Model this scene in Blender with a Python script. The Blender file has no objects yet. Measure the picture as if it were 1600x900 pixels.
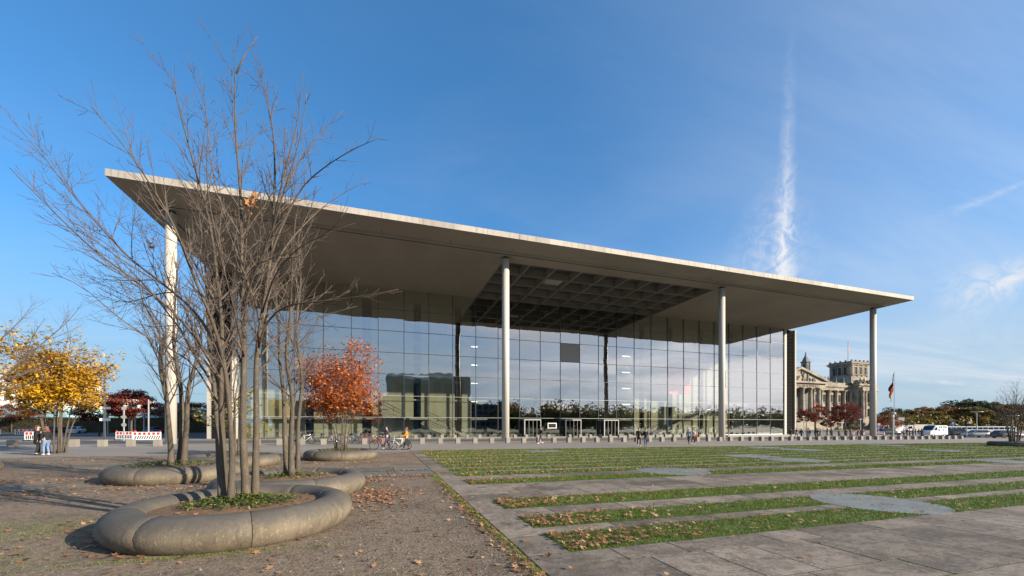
import bpy, math, random
import numpy as np
from mathutils import Vector, Matrix

# ------------------------------------------------------------------ camera, sky, sun, exposure
scn = bpy.context.scene
col = scn.collection
R = math.radians
YAW = 18.1                                    # the facade runs along +X, the camera looks 18.1 deg to the right of +Y

cd = bpy.data.cameras.new("camera")
cam = bpy.data.objects.new("camera", cd)
col.objects.link(cam)
cam.location = (0, 0, 1.8)
cam.rotation_euler = (R(90), 0, R(-YAW))
cd.sensor_width = 36
cd.lens = 13.97
cd.shift_y = 0.1344
cd.clip_start = 0.1
cd.clip_end = 6000
scn.camera = cam

SUN_DIR = Vector((0.77, -0.64, 0)).normalized()
SUN_EL = 21.0
sd = bpy.data.lights.new("sun", 'SUN')
sd.energy = 5.0
sd.angle = R(0.53)
sd.color = (1.0, 0.88, 0.72)
sun = bpy.data.objects.new("sun", sd)
col.objects.link(sun)
to_sun = Vector((SUN_DIR.x * math.cos(R(SUN_EL)), SUN_DIR.y * math.cos(R(SUN_EL)), math.sin(R(SUN_EL))))
sun.rotation_euler = to_sun.to_track_quat('Z', 'Y').to_euler()
sun.location = to_sun * 300

scn.view_settings.view_transform = 'Standard'
scn.view_settings.look = 'None'
scn.view_settings.exposure = 0.9
scn.view_settings.gamma = 1.0
scn.render.engine = 'CYCLES'
scn.cycles.max_bounces = 8
scn.cycles.transparent_max_bounces = 12
scn.cycles.caustics_reflective = False
scn.cycles.caustics_refractive = False

def px_dir(px, py):                            # a viewing direction of the photograph, for laying out the sky's clouds
    r, q = (px - 800) / 621.0, (665 - py) / 621.0
    return Vector((.9505 * r + .3107, -.3107 * r + .9505, q)).normalized()

world = bpy.data.worlds.new("World")
scn.world = world
world.use_nodes = True
wn, wl = world.node_tree.nodes, world.node_tree.links
wn.clear()
def N(tree, kind, **kw):
    n = tree.nodes.new(kind)
    for k, v in kw.items():
        if k.startswith('i_'):
            n.inputs[k[2:].replace('_', ' ')].default_value = v
        else:
            setattr(n, k, v)
    return n
def math_node(tree, op, a, b=None, c=None, clamp=False):
    n = tree.nodes.new('ShaderNodeMath'); n.operation = op; n.use_clamp = clamp
    for i, x in enumerate((a, b, c)):
        if x is None: continue
        if isinstance(x, (int, float)): n.inputs[i].default_value = x
        else: tree.links.new(x, n.inputs[i])
    return n.outputs[0]
def maprange(tree, x, a, b, c=0.0, d=1.0, smooth=True):
    n = tree.nodes.new('ShaderNodeMapRange'); n.clamp = True
    if smooth: n.interpolation_type = 'SMOOTHSTEP'
    tree.links.new(x, n.inputs[0])
    for i, v in zip((1, 2, 3, 4), (a, b, c, d)): n.inputs[i].default_value = v
    return n.outputs[0]
W = world.node_tree
sky = N(W, 'ShaderNodeTexSky', sky_type='NISHITA', sun_disc=False, altitude=50, air_density=1.0, dust_density=0.0, ozone_density=6.0)
sky.sun_elevation = R(SUN_EL)
sky.sun_rotation = math.atan2(SUN_DIR.x, SUN_DIR.y)
geo = N(W, 'ShaderNodeTexCoord')
sep = N(W, 'ShaderNodeSeparateXYZ'); wl.new(geo.outputs['Generated'], sep.inputs[0])
Z = sep.outputs['Z']
zc = math_node(W, 'MAXIMUM', Z, 0.02)
zz = math_node(W, 'ADD', zc, 0.10)
cx = math_node(W, 'DIVIDE', sep.outputs['X'], zz)
cy = math_node(W, 'DIVIDE', sep.outputs['Y'], zz)
comb = N(W, 'ShaderNodeCombineXYZ'); wl.new(cx, comb.inputs[0]); wl.new(cy, comb.inputs[1])
mp = N(W, 'ShaderNodeMapping'); wl.new(comb.outputs[0], mp.inputs[0])
mp.inputs['Rotation'].default_value = (0, 0, R(25)); mp.inputs['Scale'].default_value = (0.32, 0.95, 1)
n1 = N(W, 'ShaderNodeTexNoise', i_Scale=1.1, i_Detail=9.0, i_Roughness=0.62, i_Distortion=0.9); wl.new(mp.outputs[0], n1.inputs['Vector'])
n2 = N(W, 'ShaderNodeTexNoise', i_Scale=0.28, i_Detail=3.0, i_Roughness=0.5, i_Distortion=0.3); wl.new(comb.outputs[0], n2.inputs['Vector'])
wisps = maprange(W, n1.outputs[0], 0.38, 0.80)
cover = maprange(W, n2.outputs[0], 0.36, 0.66)
wisp = math_node(W, 'MULTIPLY', wisps, cover)
# the thin cirrus thickens towards the sun's side of the sky
sdot = N(W, 'ShaderNodeVectorMath', operation='DOT_PRODUCT'); wl.new(geo.outputs['Generated'], sdot.inputs[0])
sdot.inputs[1].default_value = tuple(SUN_DIR)
veil = maprange(W, sdot.outputs['Value'], -0.3, 0.6, 0.0, 1.0)
veilmix = math_node(W, 'MULTIPLY', veil, maprange(W, n2.outputs[0], 0.25, 0.75, 0.35, 1.0))
def streak(p, q, width, fade_lo, fade_hi, strength, wob):
    a, b = px_dir(*p), px_dir(*q)
    nrm = a.cross(b).normalized(); mid = (a + b).normalized()
    along = (b - a).normalized()
    dn = N(W, 'ShaderNodeVectorMath', operation='DOT_PRODUCT'); wl.new(geo.outputs['Generated'], dn.inputs[0]); dn.inputs[1].default_value = tuple(nrm)
    dm = N(W, 'ShaderNodeVectorMath', operation='DOT_PRODUCT'); wl.new(geo.outputs['Generated'], dm.inputs[0]); dm.inputs[1].default_value = tuple(along)
    mm = N(W, 'ShaderNodeVectorMath', operation='DOT_PRODUCT'); wl.new(geo.outputs['Generated'], mm.inputs[0]); mm.inputs[1].default_value = tuple(mid)
    nz = N(W, 'ShaderNodeTexNoise', i_Scale=9.0, i_Detail=5.0, i_Roughness=0.6); wl.new(geo.outputs['Generated'], nz.inputs['Vector'])
    fz = N(W, 'ShaderNodeTexNoise', i_Scale=34.0, i_Detail=4.0, i_Roughness=0.6, i_Distortion=1.6); wl.new(geo.outputs['Generated'], fz.inputs['Vector'])
    off = math_node(W, 'MULTIPLY', math_node(W, 'SUBTRACT', nz.outputs[0], 0.5), wob)
    dist = math_node(W, 'ABSOLUTE', math_node(W, 'ADD', dn.outputs['Value'], off))
    ta, tb = a.dot(along), b.dot(along)
    t = maprange(W, dm.outputs['Value'], ta, tb, 0, 1, False)
    wid = math_node(W, 'MULTIPLY_ADD', t, -width * 0.72, width)
    core = math_node(W, 'SUBTRACT', 1.0, math_node(W, 'DIVIDE', dist, wid), clamp=True)
    core = math_node(W, 'MULTIPLY', core, maprange(W, fz.outputs[0], 0.3, 0.72, 0.15, 1.0))
    ends = math_node(W, 'MULTIPLY', maprange(W, dm.outputs['Value'], ta - 0.04, ta + fade_lo), maprange(W, dm.outputs['Value'], tb - fade_hi, tb + 0.03, 1, 0))
    m = math_node(W, 'MULTIPLY', math_node(W, 'MULTIPLY', core, ends), math_node(W, 'GREATER_THAN', mm.outputs['Value'], 0.2))
    return math_node(W, 'MULTIPLY', m, strength)
trail = streak((1222, 520), (1240, 20), 0.028, 0.06, 0.45, 0.85, 0.02)
trail2 = streak((1480, 335), (1640, 270), 0.012, 0.06, 0.05, 0.35, 0.01)
halo = streak((1195, 460), (1225, 250), 0.12, 0.05, 0.15, 0.34, 0.03)
low = streak((1415, 593), (1545, 605), 0.008, 0.05, 0.06, 0.5, 0.01)
s1 = math_node(W, 'ADD', math_node(W, 'MULTIPLY', wisp, 0.50), math_node(W, 'MULTIPLY', math_node(W, 'MULTIPLY', veilmix, maprange(W, n1.outputs[0], 0.3, 0.7, 0.5, 1.35)), 0.60))
patch = streak((1490, 470), (1680, 395), 0.06, 0.05, 0.06, 0.75, 0.02)
s2 = math_node(W, 'ADD', s1, trail); s2 = math_node(W, 'ADD', s2, patch); s2 = math_node(W, 'ADD', s2, trail2)
s2 = math_node(W, 'ADD', s2, halo); s2 = math_node(W, 'ADD', s2, low, None, True)
# bright hazy sky with streaks of thin cloud round the sun
hyp = math_node(W, 'SQRT', math_node(W, 'ADD', math_node(W, 'POWER', sep.outputs['X'], 2.0), math_node(W, 'POWER', sep.outputs['Y'], 2.0)))
saz = math_node(W, 'DIVIDE', sdot.outputs['Value'], math_node(W, 'MAXIMUM', hyp, 0.05))
mp2 = N(W, 'ShaderNodeMapping'); wl.new(geo.outputs['Generated'], mp2.inputs[0]); mp2.inputs['Scale'].default_value = (2.2, 2.2, 17)
n3 = N(W, 'ShaderNodeTexNoise', i_Scale=1.0, i_Detail=6.0, i_Roughness=0.55, i_Distortion=0.5); wl.new(mp2.outputs[0], n3.inputs['Vector'])
sunside = math_node(W, 'MULTIPLY', maprange(W, saz, 0.74, 1.03), maprange(W, Z, 0.05, 0.75, 1.0, 0.0))
sunside = math_node(W, 'MULTIPLY', sunside, maprange(W, n3.outputs[0], 0.34, 0.66, 0.25, 1.0))
mask = math_node(W, 'MULTIPLY', s2, maprange(W, Z, -0.01, 0.06))
tint = N(W, 'ShaderNodeMix', data_type='RGBA', blend_type='MULTIPLY')       # the photograph's clean deep blue
tint.inputs[0].default_value = 1; wl.new(sky.outputs[0], tint.inputs[6]); tint.inputs[7].default_value = (.66, 1.44, 1.85, 1)
pale = N(W, 'ShaderNodeMix', data_type='RGBA')                              # paler air all round the horizon
soft = N(W, 'ShaderNodeGamma', i_Gamma=0.78); wl.new(tint.outputs[2], soft.inputs[0])
wl.new(maprange(W, Z, 0.0, 0.40, 0.92, 0.0), pale.inputs[0]); wl.new(soft.outputs[0], pale.inputs[6]); pale.inputs[7].default_value = (2.2, 2.95, 3.55, 1)
mix = N(W, 'ShaderNodeMix', data_type='RGBA')
wl.new(mask, mix.inputs[0]); wl.new(pale.outputs[2], mix.inputs[6]); mix.inputs[7].default_value = (4.6, 4.75, 5.1, 1)
glow = N(W, 'ShaderNodeMix', data_type='RGBA')
wl.new(sunside, glow.inputs[0]); wl.new(mix.outputs[2], glow.inputs[6]); glow.inputs[7].default_value = (9.6, 9.2, 9.4, 1)
bg = N(W, 'ShaderNodeBackground', i_Strength=0.096); wl.new(glow.outputs[2], bg.inputs[0])
wo = N(W, 'ShaderNodeOutputWorld'); wl.new(bg.outputs[0], wo.inputs[0])

# ------------------------------------------------------------------ helpers
def gz(u):                                     # the square falls gently towards +X
    return -0.0052 * max(-60.0, min(110.0, u))
rng = random.Random(7)
nrs = np.random.RandomState(11)

def tag(o, label=None, cat=None, group=None, kind=None):
    if label: o['label'] = label
    if cat: o['category'] = cat
    if group: o['group'] = group
    if kind: o['kind'] = kind
    return o
def empty(name, loc, rz=0.0, label=None, cat=None, group=None):
    o = bpy.data.objects.new(name, None); col.objects.link(o)
    o.empty_display_size = 0.3
    o.location = loc; o.rotation_euler = (0, 0, rz)
    return tag(o, label, cat, group)
def copy_tree(o, parent=None):
    c = o.copy(); col.objects.link(c)
    if parent is not None: c.parent = parent
    for ch in list(o.children): copy_tree(ch, c)
    return c
def link(name, me, mats, parent=None, smooth=False):
    o = bpy.data.objects.new(name, me); col.objects.link(o)
    for m in (mats if isinstance(mats, (list, tuple)) else [mats]): me.materials.append(m)
    if smooth:
        me.polygons.foreach_set('use_smooth', [True] * len(me.polygons))
    if parent is not None: o.parent = parent
    return o

class MB:
    def __init__(s): s.v, s.f, s.m, s.cur = [], [], [], 0
    def add(s, vs, fs):
        b = len(s.v); s.v.extend(vs)
        s.f.extend([tuple(b + i for i in f) for f in fs]); s.m.extend([s.cur] * len(fs))
        return s
    def box(s, x0, x1, y0, y1, z0, z1, ch=0.0):
        if ch <= 0:
            vs = [(x0,y0,z0),(x1,y0,z0),(x1,y1,z0),(x0,y1,z0),(x0,y0,z1),(x1,y0,z1),(x1,y1,z1),(x0,y1,z1)]
            return s.add(vs, [(3,2,1,0),(4,5,6,7),(0,1,5,4),(1,2,6,5),(2,3,7,6),(3,0,4,7)])
        vs = []
        for z, i in ((z0, 0), (z1 - ch, 0), (z1, ch)):
            vs += [(x0+i,y0+i,z),(x1-i,y0+i,z),(x1-i,y1-i,z),(x0+i,y1-i,z)]
        fs = [(3,2,1,0),(8,9,10,11)]
        for k in (0, 4):
            for i in range(4): fs.append((k+i, k+(i+1)%4, k+4+(i+1)%4, k+4+i))
        return s.add(vs, fs)
    def quad(s, a, b, c, d): return s.add([a, b, c, d], [(0, 1, 2, 3)])
    def tube(s, pts, rad, n=6, cap=True):
        pts = [Vector(p) for p in pts]
        if isinstance(rad, (int, float)): rad = [rad] * len(pts)
        vs, fs = [], []
        t0 = (pts[1] - pts[0]).normalized()
        up = Vector((0, 0, 1)) if abs(t0.z) < 0.9 else Vector((1, 0, 0))
        a = t0.cross(up).normalized()
        for i, p in enumerate(pts):
            t = (pts[min(i+1, len(pts)-1)] - pts[max(i-1, 0)]).normalized()
            a = (a - t * a.dot(t))
            a = a.normalized() if a.length > 1e-6 else t.orthogonal().normalized()
            b = t.cross(a)
            for k in range(n):
                w = 2 * math.pi * k / n
                q = p + (a * math.cos(w) + b * math.sin(w)) * rad[i]
                vs.append((q.x, q.y, q.z))
        for i in range(len(pts) - 1):
            for k in range(n):
                fs.append((i*n+k, i*n+(k+1)%n, (i+1)*n+(k+1)%n, (i+1)*n+k))
        if cap:
            fs.append(tuple(range(n-1, -1, -1))); fs.append(tuple((len(pts)-1)*n + k for k in range(n)))
        return s.add(vs, fs)
    def cyl(s, x, y, z0, z1, r, n=12, r2=None): return s.tube([(x,y,z0),(x,y,z1)], [r, r if r2 is None else r2], n)
    def ring(s, prof, steps, a0=0.0, a1=2*math.pi, cx=0, cy=0, closed_prof=True):   # sweep an (r,z) profile about z
        n = len(prof); full = abs(a1 - a0 - 2*math.pi) < 1e-6
        vs, fs = [], []
        cnt = steps if full else steps + 1
        for i in range(cnt):
            a = a0 + (a1 - a0) * i / steps
            for r, z in prof: vs.append((cx + r*math.cos(a), cy + r*math.sin(a), z))
        for i in range(steps):
            j = (i + 1) % cnt
            for k in range(n if closed_prof else n - 1):
                fs.append((i*n+k, j*n+k, j*n+(k+1)%n, i*n+(k+1)%n))
        if not full and closed_prof:
            fs.append(tuple(range(n))); fs.append(tuple((cnt-1)*n + k for k in range(n-1, -1, -1)))
        return s.add(vs, fs)
    def ball(s, c, r, nu=10, nv=7):
        rx, ry, rz = r if isinstance(r, (tuple, list)) else (r, r, r)
        vs = [(c[0], c[1], c[2]-rz)]
        for j in range(1, nv):
            t = -math.pi/2 + math.pi*j/nv
            for i in range(nu):
                a = 2*math.pi*i/nu
                vs.append((c[0]+rx*math.cos(t)*math.cos(a), c[1]+ry*math.cos(t)*math.sin(a), c[2]+rz*math.sin(t)))
        vs.append((c[0], c[1], c[2]+rz)); e = len(vs)-1
        fs = [(0, 1+(i+1)%nu, 1+i) for i in range(nu)]
        for j in range(nv-2):
            for i in range(nu):
                a, b = 1+j*nu+i, 1+j*nu+(i+1)%nu
                fs.append((a, b, b+nu, a+nu))
        fs += [(e, 1+(nv-2)*nu+i, 1+(nv-2)*nu+(i+1)%nu) for i in range(nu)]
        return s.add(vs, fs)
    def prism(s, poly, y0, y1):                # polygon in x,z (counter-clockwise from -y) extruded along y
        n = len(poly)
        vs = [(x, y0, z) for x, z in poly] + [(x, y1, z) for x, z in poly]
        fs = [tuple(range(n)), tuple(range(2*n-1, n-1, -1))] + [(i, n+i, n+(i+1)%n, (i+1)%n) for i in range(n)]
        return s.add(vs, fs)
    def mesh(s, name):
        me = bpy.data.meshes.new(name); me.from_pydata(s.v, [], s.f)
        if any(s.m): me.polygons.foreach_set('material_index', s.m)
        me.update(); return me
    def build(s, name, mats, parent=None, smooth=False, world=False):
        if world and parent is not None:
            l = parent.location; s.v = [(x-l.x, y-l.y, z-l.z) for x, y, z in s.v]
        return link(name, s.mesh(name), mats, parent, smooth)
def np_mesh(name, V, F):                       # V (n,3) floats, F (m,k) indices
    me = bpy.data.meshes.new(name); k = F.shape[1]
    me.vertices.add(len(V)); me.vertices.foreach_set('co', np.ascontiguousarray(V, np.float32).ravel())
    me.loops.add(F.size); me.loops.foreach_set('vertex_index', np.ascontiguousarray(F, np.int32).ravel())
    me.polygons.add(len(F)); me.polygons.foreach_set('loop_start', np.arange(0, F.size, k, dtype=np.int32))
    me.update(calc_edges=True); me.validate()
    return me

# ------------------------------------------------------------------ materials
def bsdf(name, color=(.5,.5,.5), rough=.6, metal=0.0, spec=.5):
    m = bpy.data.materials.new(name); m.use_nodes = True
    b = m.node_tree.nodes['Principled BSDF']
    b.inputs['Base Color'].default_value = (*color, 1)
    b.inputs['Roughness'].default_value = rough
    b.inputs['Metallic'].default_value = metal
    b.inputs['Specular IOR Level'].default_value = spec
    m.diffuse_color = (*color, 1)
    return m
def layered(name, color, rough, layers=(), bump=None, spec=.4, coords='Object', var=None, grime=None):
    """layers: (scale, colour, lo, hi, amount, (sx,sy,sz)); bump: (scale, strength, distance); var: (per-object spread, per-island spread)"""
    m = bsdf(name, color, rough, spec=spec); t = m.node_tree; L = t.links
    b = t.nodes['Principled BSDF']
    if coords == 'World':
        src = N(t, 'ShaderNodeNewGeometry').outputs['Position']
    else:
        src = N(t, 'ShaderNodeTexCoord').outputs[coords]
    rgb = N(t, 'ShaderNodeRGB'); rgb.outputs[0].default_value = (*color, 1); cur = rgb.outputs[0]
    for i, (sc, c2, lo, hi, amt, st) in enumerate(layers):
        mpn = N(t, 'ShaderNodeMapping'); mpn.inputs['Scale'].default_value = st; mpn.inputs['Location'].default_value = (i*3.7, i*1.9, i*5.1)
        L.new(src, mpn.inputs[0])
        nz = N(t, 'ShaderNodeTexNoise', i_Scale=sc, i_Detail=6.0, i_Roughness=0.6); L.new(mpn.outputs[0], nz.inputs['Vector'])
        fac = maprange(t, nz.outputs[0], lo, hi, 0, amt)
        mx = N(t, 'ShaderNodeMix', data_type='RGBA'); L.new(fac, mx.inputs[0]); L.new(cur, mx.inputs[6]); mx.inputs[7].default_value = (*c2, 1)
        cur = mx.outputs[2]
    if grime:                                  # settled dirt and lichen on the upper face, broken up by noise
        sz = N(t, 'ShaderNodeSeparateXYZ'); L.new(src, sz.inputs[0])
        nz = N(t, 'ShaderNodeTexNoise', i_Scale=3.0, i_Detail=6.0, i_Roughness=0.7); L.new(src, nz.inputs['Vector'])
        hh = math_node(t, 'ADD', sz.outputs['Z'], math_node(t, 'MULTIPLY', math_node(t, 'SUBTRACT', nz.outputs[0], .5), .55))
        mx = N(t, 'ShaderNodeMix', data_type='RGBA'); L.new(maprange(t, hh, grime[0], grime[1], 0, grime[3]), mx.inputs[0]); L.new(cur, mx.inputs[6]); mx.inputs[7].default_value = (*grime[2], 1)
        cur = mx.outputs[2]
    if var:
        val = None
        if var[0]:
            val = maprange(t, N(t, 'ShaderNodeObjectInfo').outputs['Random'], 0, 1, 1-var[0], 1+var[0], False)
        if var[1]:
            v2 = maprange(t, N(t, 'ShaderNodeNewGeometry').outputs['Random Per Island'], 0, 1, 1-var[1], 1+var[1], False)
            val = v2 if val is None else math_node(t, 'MULTIPLY', val, v2)
        hs = N(t, 'ShaderNodeHueSaturation'); L.new(val, hs.inputs['Value']); L.new(cur, hs.inputs['Color']); cur = hs.outputs[0]
    L.new(cur, b.inputs['Base Color'])
    if bump:
        nz = N(t, 'ShaderNodeTexNoise', i_Scale=bump[0], i_Detail=5.0, i_Roughness=0.65); L.new(src, nz.inputs['Vector'])
        bp = N(t, 'ShaderNodeBump'); bp.inputs['Strength'].default_value = bump[1]; bp.inputs['Distance'].default_value = bump[2]
        L.new(nz.outputs[0], bp.inputs['Height']); L.new(bp.outputs[0], b.inputs['Normal'])
    return m
def leafy(name, stops, rough=.55, trans=.25):  # each leaf takes its own colour from the ramp
    m = bsdf(name, stops[len(stops)//2], rough, spec=.3); t = m.node_tree; b = t.nodes['Principled BSDF']
    r = N(t, 'ShaderNodeNewGeometry').outputs['Random Per Island']
    cr = N(t, 'ShaderNodeValToRGB'); e = cr.color_ramp.elements
    while len(e) < len(stops): e.new(0.5)
    for i, c in enumerate(stops):
        e[i].position = i / (len(stops) - 1); e[i].color = (*c, 1)
    t.links.new(r, cr.inputs[0]); t.links.new(cr.outputs[0], b.inputs['Base Color'])
    if trans:
        tr = N(t, 'ShaderNodeBsdfTranslucent'); t.links.new(cr.outputs[0], tr.inputs[0])
        mx = N(t, 'ShaderNodeMixShader'); mx.inputs[0].default_value = trans
        t.links.new(b.outputs[0], mx.inputs[1]); t.links.new(tr.outputs[0], mx.inputs[2])
        t.links.new(mx.outputs[0], t.nodes['Material Output'].inputs[0])
    return m
U = (1, 1, 1)
M = {}
M['concrete'] = layered('pale_concrete', (.43,.40,.36), .75, [(.35,(.33,.31,.28),.4,.75,.7,(1,1,1)), (2.2,(.36,.33,.29),.45,.8,.5,(.3,1,3)), (14,(.5,.47,.43),.5,.8,.35,U)], (30,.15,.01), coords='World')
M['fascia'] = layered('fascia_concrete', (.40,.365,.315), .7, [(.8,(.30,.27,.235),.4,.75,.7,(1,1,.4)), (3,(.17,.155,.135),.50,.78,.8,(1,1,.12)), (30,(.46,.43,.38),.5,.8,.3,U)], (40,.2,.01), coords='World', var=(.13, 0))
M['soffit'] = layered('soffit_concrete', (.39,.345,.295), .8, [(.12,(.30,.265,.23),.35,.7,.8,(1,.35,1)), (.9,(.31,.275,.24),.42,.75,.6,(.25,1,1)), (5,(.38,.33,.28),.5,.8,.3,(1,.2,1))], (12,.12,.01), coords='World')
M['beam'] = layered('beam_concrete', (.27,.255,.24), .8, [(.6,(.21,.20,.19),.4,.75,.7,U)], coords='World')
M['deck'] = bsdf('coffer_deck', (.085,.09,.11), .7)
M['column'] = layered('column_concrete', (.52,.49,.43), .6, [(.6,(.5,.47,.42),.4,.75,.6,(1,1,.25)), (9,(.45,.42,.37),.55,.85,.4,(1,1,.15))], (40,.1,.01), coords='World')
M['interior'] = layered('interior_concrete', (.48,.46,.34), .8, [(.5,(.38,.36,.27),.4,.75,.6,U), (3,(.36,.345,.27),.45,.8,.5,(1,1,.3))], coords='World')
M['floor'] = bsdf('hall_floor', (.22,.22,.21), .5)
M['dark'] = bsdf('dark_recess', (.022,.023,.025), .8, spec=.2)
M['steel'] = bsdf('mullion_steel', (.10,.105,.11), .35, .7)
M['paleframe'] = bsdf('pale_steel', (.42,.42,.40), .35, .3)
M['white'] = layered('white_paint', (.78,.78,.76), .45, [(3,(.68,.68,.66),.45,.8,.5,U)])
M['black'] = bsdf('black_rubber', (.02,.02,.022), .6)
M['chrome'] = bsdf('bright_metal', (.6,.6,.6), .25, 1.0)
M['galv'] = bsdf('galvanised_steel', (.42,.43,.44), .42, .6)
M['greypole'] = bsdf('grey_pole', (.32,.33,.34), .5, .2)

def glass_mat(name, tint, base, k):
    m = bpy.data.materials.new(name); m.use_nodes = True; t = m.node_tree; t.nodes.clear()
    tr = N(t, 'ShaderNodeBsdfTransparent'); tr.inputs[0].default_value = (*tint, 1)
    gl = N(t, 'ShaderNodeBsdfGlossy'); gl.inputs['Roughness'].default_value = 0.012; gl.inputs[0].default_value = (.93,.95,.97,1)
    g_ = N(t, 'ShaderNodeNewGeometry'); dt = N(t, 'ShaderNodeVectorMath', operation='DOT_PRODUCT')
    t.links.new(g_.outputs['Normal'], dt.inputs[0]); t.links.new(g_.outputs['Incoming'], dt.inputs[1])
    om = math_node(t, 'SUBTRACT', 1.0, math_node(t, 'ABSOLUTE', dt.outputs['Value']), None, True)      # Schlick, the same from both sides
    fr = math_node(t, 'MULTIPLY_ADD', math_node(t, 'POWER', om, 5.0), .96, .04)
    nz = N(t, 'ShaderNodeTexNoise', i_Scale=0.55, i_Detail=1.0); t.links.new(N(t, 'ShaderNodeNewGeometry').outputs['Position'], nz.inputs['Vector'])
    bp = N(t, 'ShaderNodeBump'); bp.inputs['Strength'].default_value = .09; bp.inputs['Distance'].default_value = .05
    t.links.new(nz.outputs[0], bp.inputs['Height']); t.links.new(bp.outputs[0], gl.inputs['Normal'])
    fac = math_node(t, 'MULTIPLY_ADD', fr, k, base, True)
    mx = N(t, 'ShaderNodeMixShader'); t.links.new(fac, mx.inputs[0]); t.links.new(tr.outputs[0], mx.inputs[1]); t.links.new(gl.outputs[0], mx.inputs[2])
    o = N(t, 'ShaderNodeOutputMaterial'); t.links.new(mx.outputs[0], o.inputs[0])
    return m
M['glass'] = glass_mat('facade_glass', (.92,.96,.87), .35, 1.9)
M['doorglass'] = glass_mat('door_glass', (.5,.56,.52), .10, 1.0)
M['carglass'] = bsdf('car_glass', (.015,.02,.025), .06, spec=.7)
M['bark'] = layered('grey_brown_bark', (.10,.08,.057), .85, [(4,(.06,.048,.036),.4,.68,.8,(1,1,.35)), (14,(.20,.17,.13),.5,.75,.6,(1,1,.6)), (40,(.06,.048,.038),.54,.7,.7,(1,1,1.6)), (2.2,(.15,.15,.06),.58,.8,.6,U)], (35,.7,.02))
M['twig'] = layered('twig_bark', (.105,.08,.062), .8, [(4,(.165,.135,.11),.45,.75,.7,U)])
M['planter'] = layered('weathered_planter_concrete', (.19,.155,.108), .8, [(1.3,(.10,.08,.055),.36,.62,.75,U), (3.5,(.25,.20,.13),.48,.75,.6,(1,1,.35)), (11,(.055,.047,.036),.50,.72,.6,(1,1,.16)), (26,(.33,.285,.21),.55,.72,.7,(1,1,.5)), (45,(.05,.043,.034),.54,.72,.7,U)], (50,.6,.012), coords='Object', grime=(.18,.50,(.075,.07,.063),.85))
M['soil'] = layered('bare_brown_soil', (.19,.115,.06), .95, [(2,(.12,.07,.04),.4,.7,.8,U), (14,(.27,.18,.105),.5,.7,.7,U), (30,(.08,.05,.03),.52,.7,.8,U), (3,(.10,.10,.03),.58,.75,.7,U)], (45,1.0,.03))
M['gravel'] = layered('trodden_gravel', (.20,.148,.10), .95, [(.16,(.215,.168,.122),.4,.7,.7,U), (.7,(.08,.064,.045),.46,.68,.75,U), (1.4,(.075,.078,.03),.56,.72,.6,U), (7,(.10,.073,.05),.46,.64,.7,U), (15,(.27,.22,.165),.50,.66,.7,U), (24,(.042,.033,.025),.54,.68,.8,U), (30,(.30,.265,.215),.60,.72,.8,U)], (22,1.0,.03), coords='World')
M['plaza'] = layered('forecourt_paving', (.205,.188,.17), .85, [(.08,(.27,.245,.21),.4,.7,.7,(1,2.5,1)), (.5,(.18,.165,.145),.45,.75,.6,(.3,1,1)), (6,(.26,.24,.22),.5,.75,.4,U)], (30,.25,.01), coords='World')
M['road'] = layered('road_asphalt', (.075,.072,.07), .85, [(.2,(.11,.105,.10),.4,.7,.7,(.4,1,1)), (12,(.13,.125,.12),.5,.75,.4,U)], (80,.3,.01), coords='World')
M['ground'] = layered('far_ground', (.10,.105,.055), .95, [(.02,(.07,.085,.035),.42,.62,.8,U), (.3,(.14,.125,.09),.45,.75,.6,U)], coords='World')
M['slab'] = layered('grey_paving_slab', (.215,.18,.142), .8, [(.45,(.20,.172,.145),.45,.7,.6,U), (1.3,(.10,.084,.068),.42,.66,.8,U), (2.6,(.085,.07,.056),.54,.70,.75,U), (4.5,(.10,.084,.07),.46,.66,.7,(1,1.8,1)), (11,(.235,.207,.178),.52,.68,.7,U), (20,(.065,.054,.045),.53,.68,.75,U)], (26,.6,.01), spec=.2, coords='World', var=(.28, .18))
M['blueslab'] = layered('blue_grey_disc_slab', (.175,.195,.19), .75, [(1.5,(.12,.13,.125),.4,.66,.8,U), (5,(.21,.22,.205),.5,.7,.5,U), (11,(.225,.24,.23),.5,.7,.5,U), (24,(.08,.088,.085),.54,.70,.6,U)], (40,.35,.006), spec=.2, coords='World', var=(.05, .05))
M['joint'] = layered('soil_joint', (.04,.034,.022), .95, [(3,(.035,.05,.012),.4,.65,.8,U)], coords='World')
M['turf'] = layered('turf_mat', (.06,.10,.014), .95, [(1.5,(.045,.075,.01),.4,.7,.7,U), (12,(.08,.075,.025),.5,.75,.7,U)], (40,.8,.03), coords='World')
M['granite'] = layered('granite_block', (.25,.23,.195), .8, [(3,(.22,.20,.17),.4,.7,.6,U), (60,(.28,.26,.23),.5,.75,.5,U)], (60,.3,.006), var=(.1, 0))
M['grass'] = leafy('grass_blade', [(.06,.112,.009),(.105,.175,.013),(.15,.22,.02),(.21,.21,.045)], .6, .2)
M['ivy'] = leafy('ground_cover_leaf', [(.03,.055,.014),(.06,.10,.02),(.10,.13,.03),(.20,.19,.04)], .5, .2)
M['pathslab'] = layered('footpath_slab', (.15,.145,.128), .85, [(1.3,(.10,.095,.08),.4,.68,.8,U), (6,(.19,.18,.155),.5,.7,.6,U), (16,(.08,.073,.06),.52,.7,.7,U)], (30,.4,.01), spec=.15, coords='World', var=(.1,0))
M['litter'] = leafy('fallen_leaf', [(.12,.05,.028),(.26,.125,.06),(.40,.22,.12),(.20,.075,.03),(.48,.31,.19),(.34,.15,.06)], .75, .1)
M['yellow'] = leafy('yellow_leaf', [(.44,.21,.012),(.68,.37,.012),(.78,.47,.02),(.52,.36,.05),(.34,.15,.02),(.27,.24,.03)], .5, .35)
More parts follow.
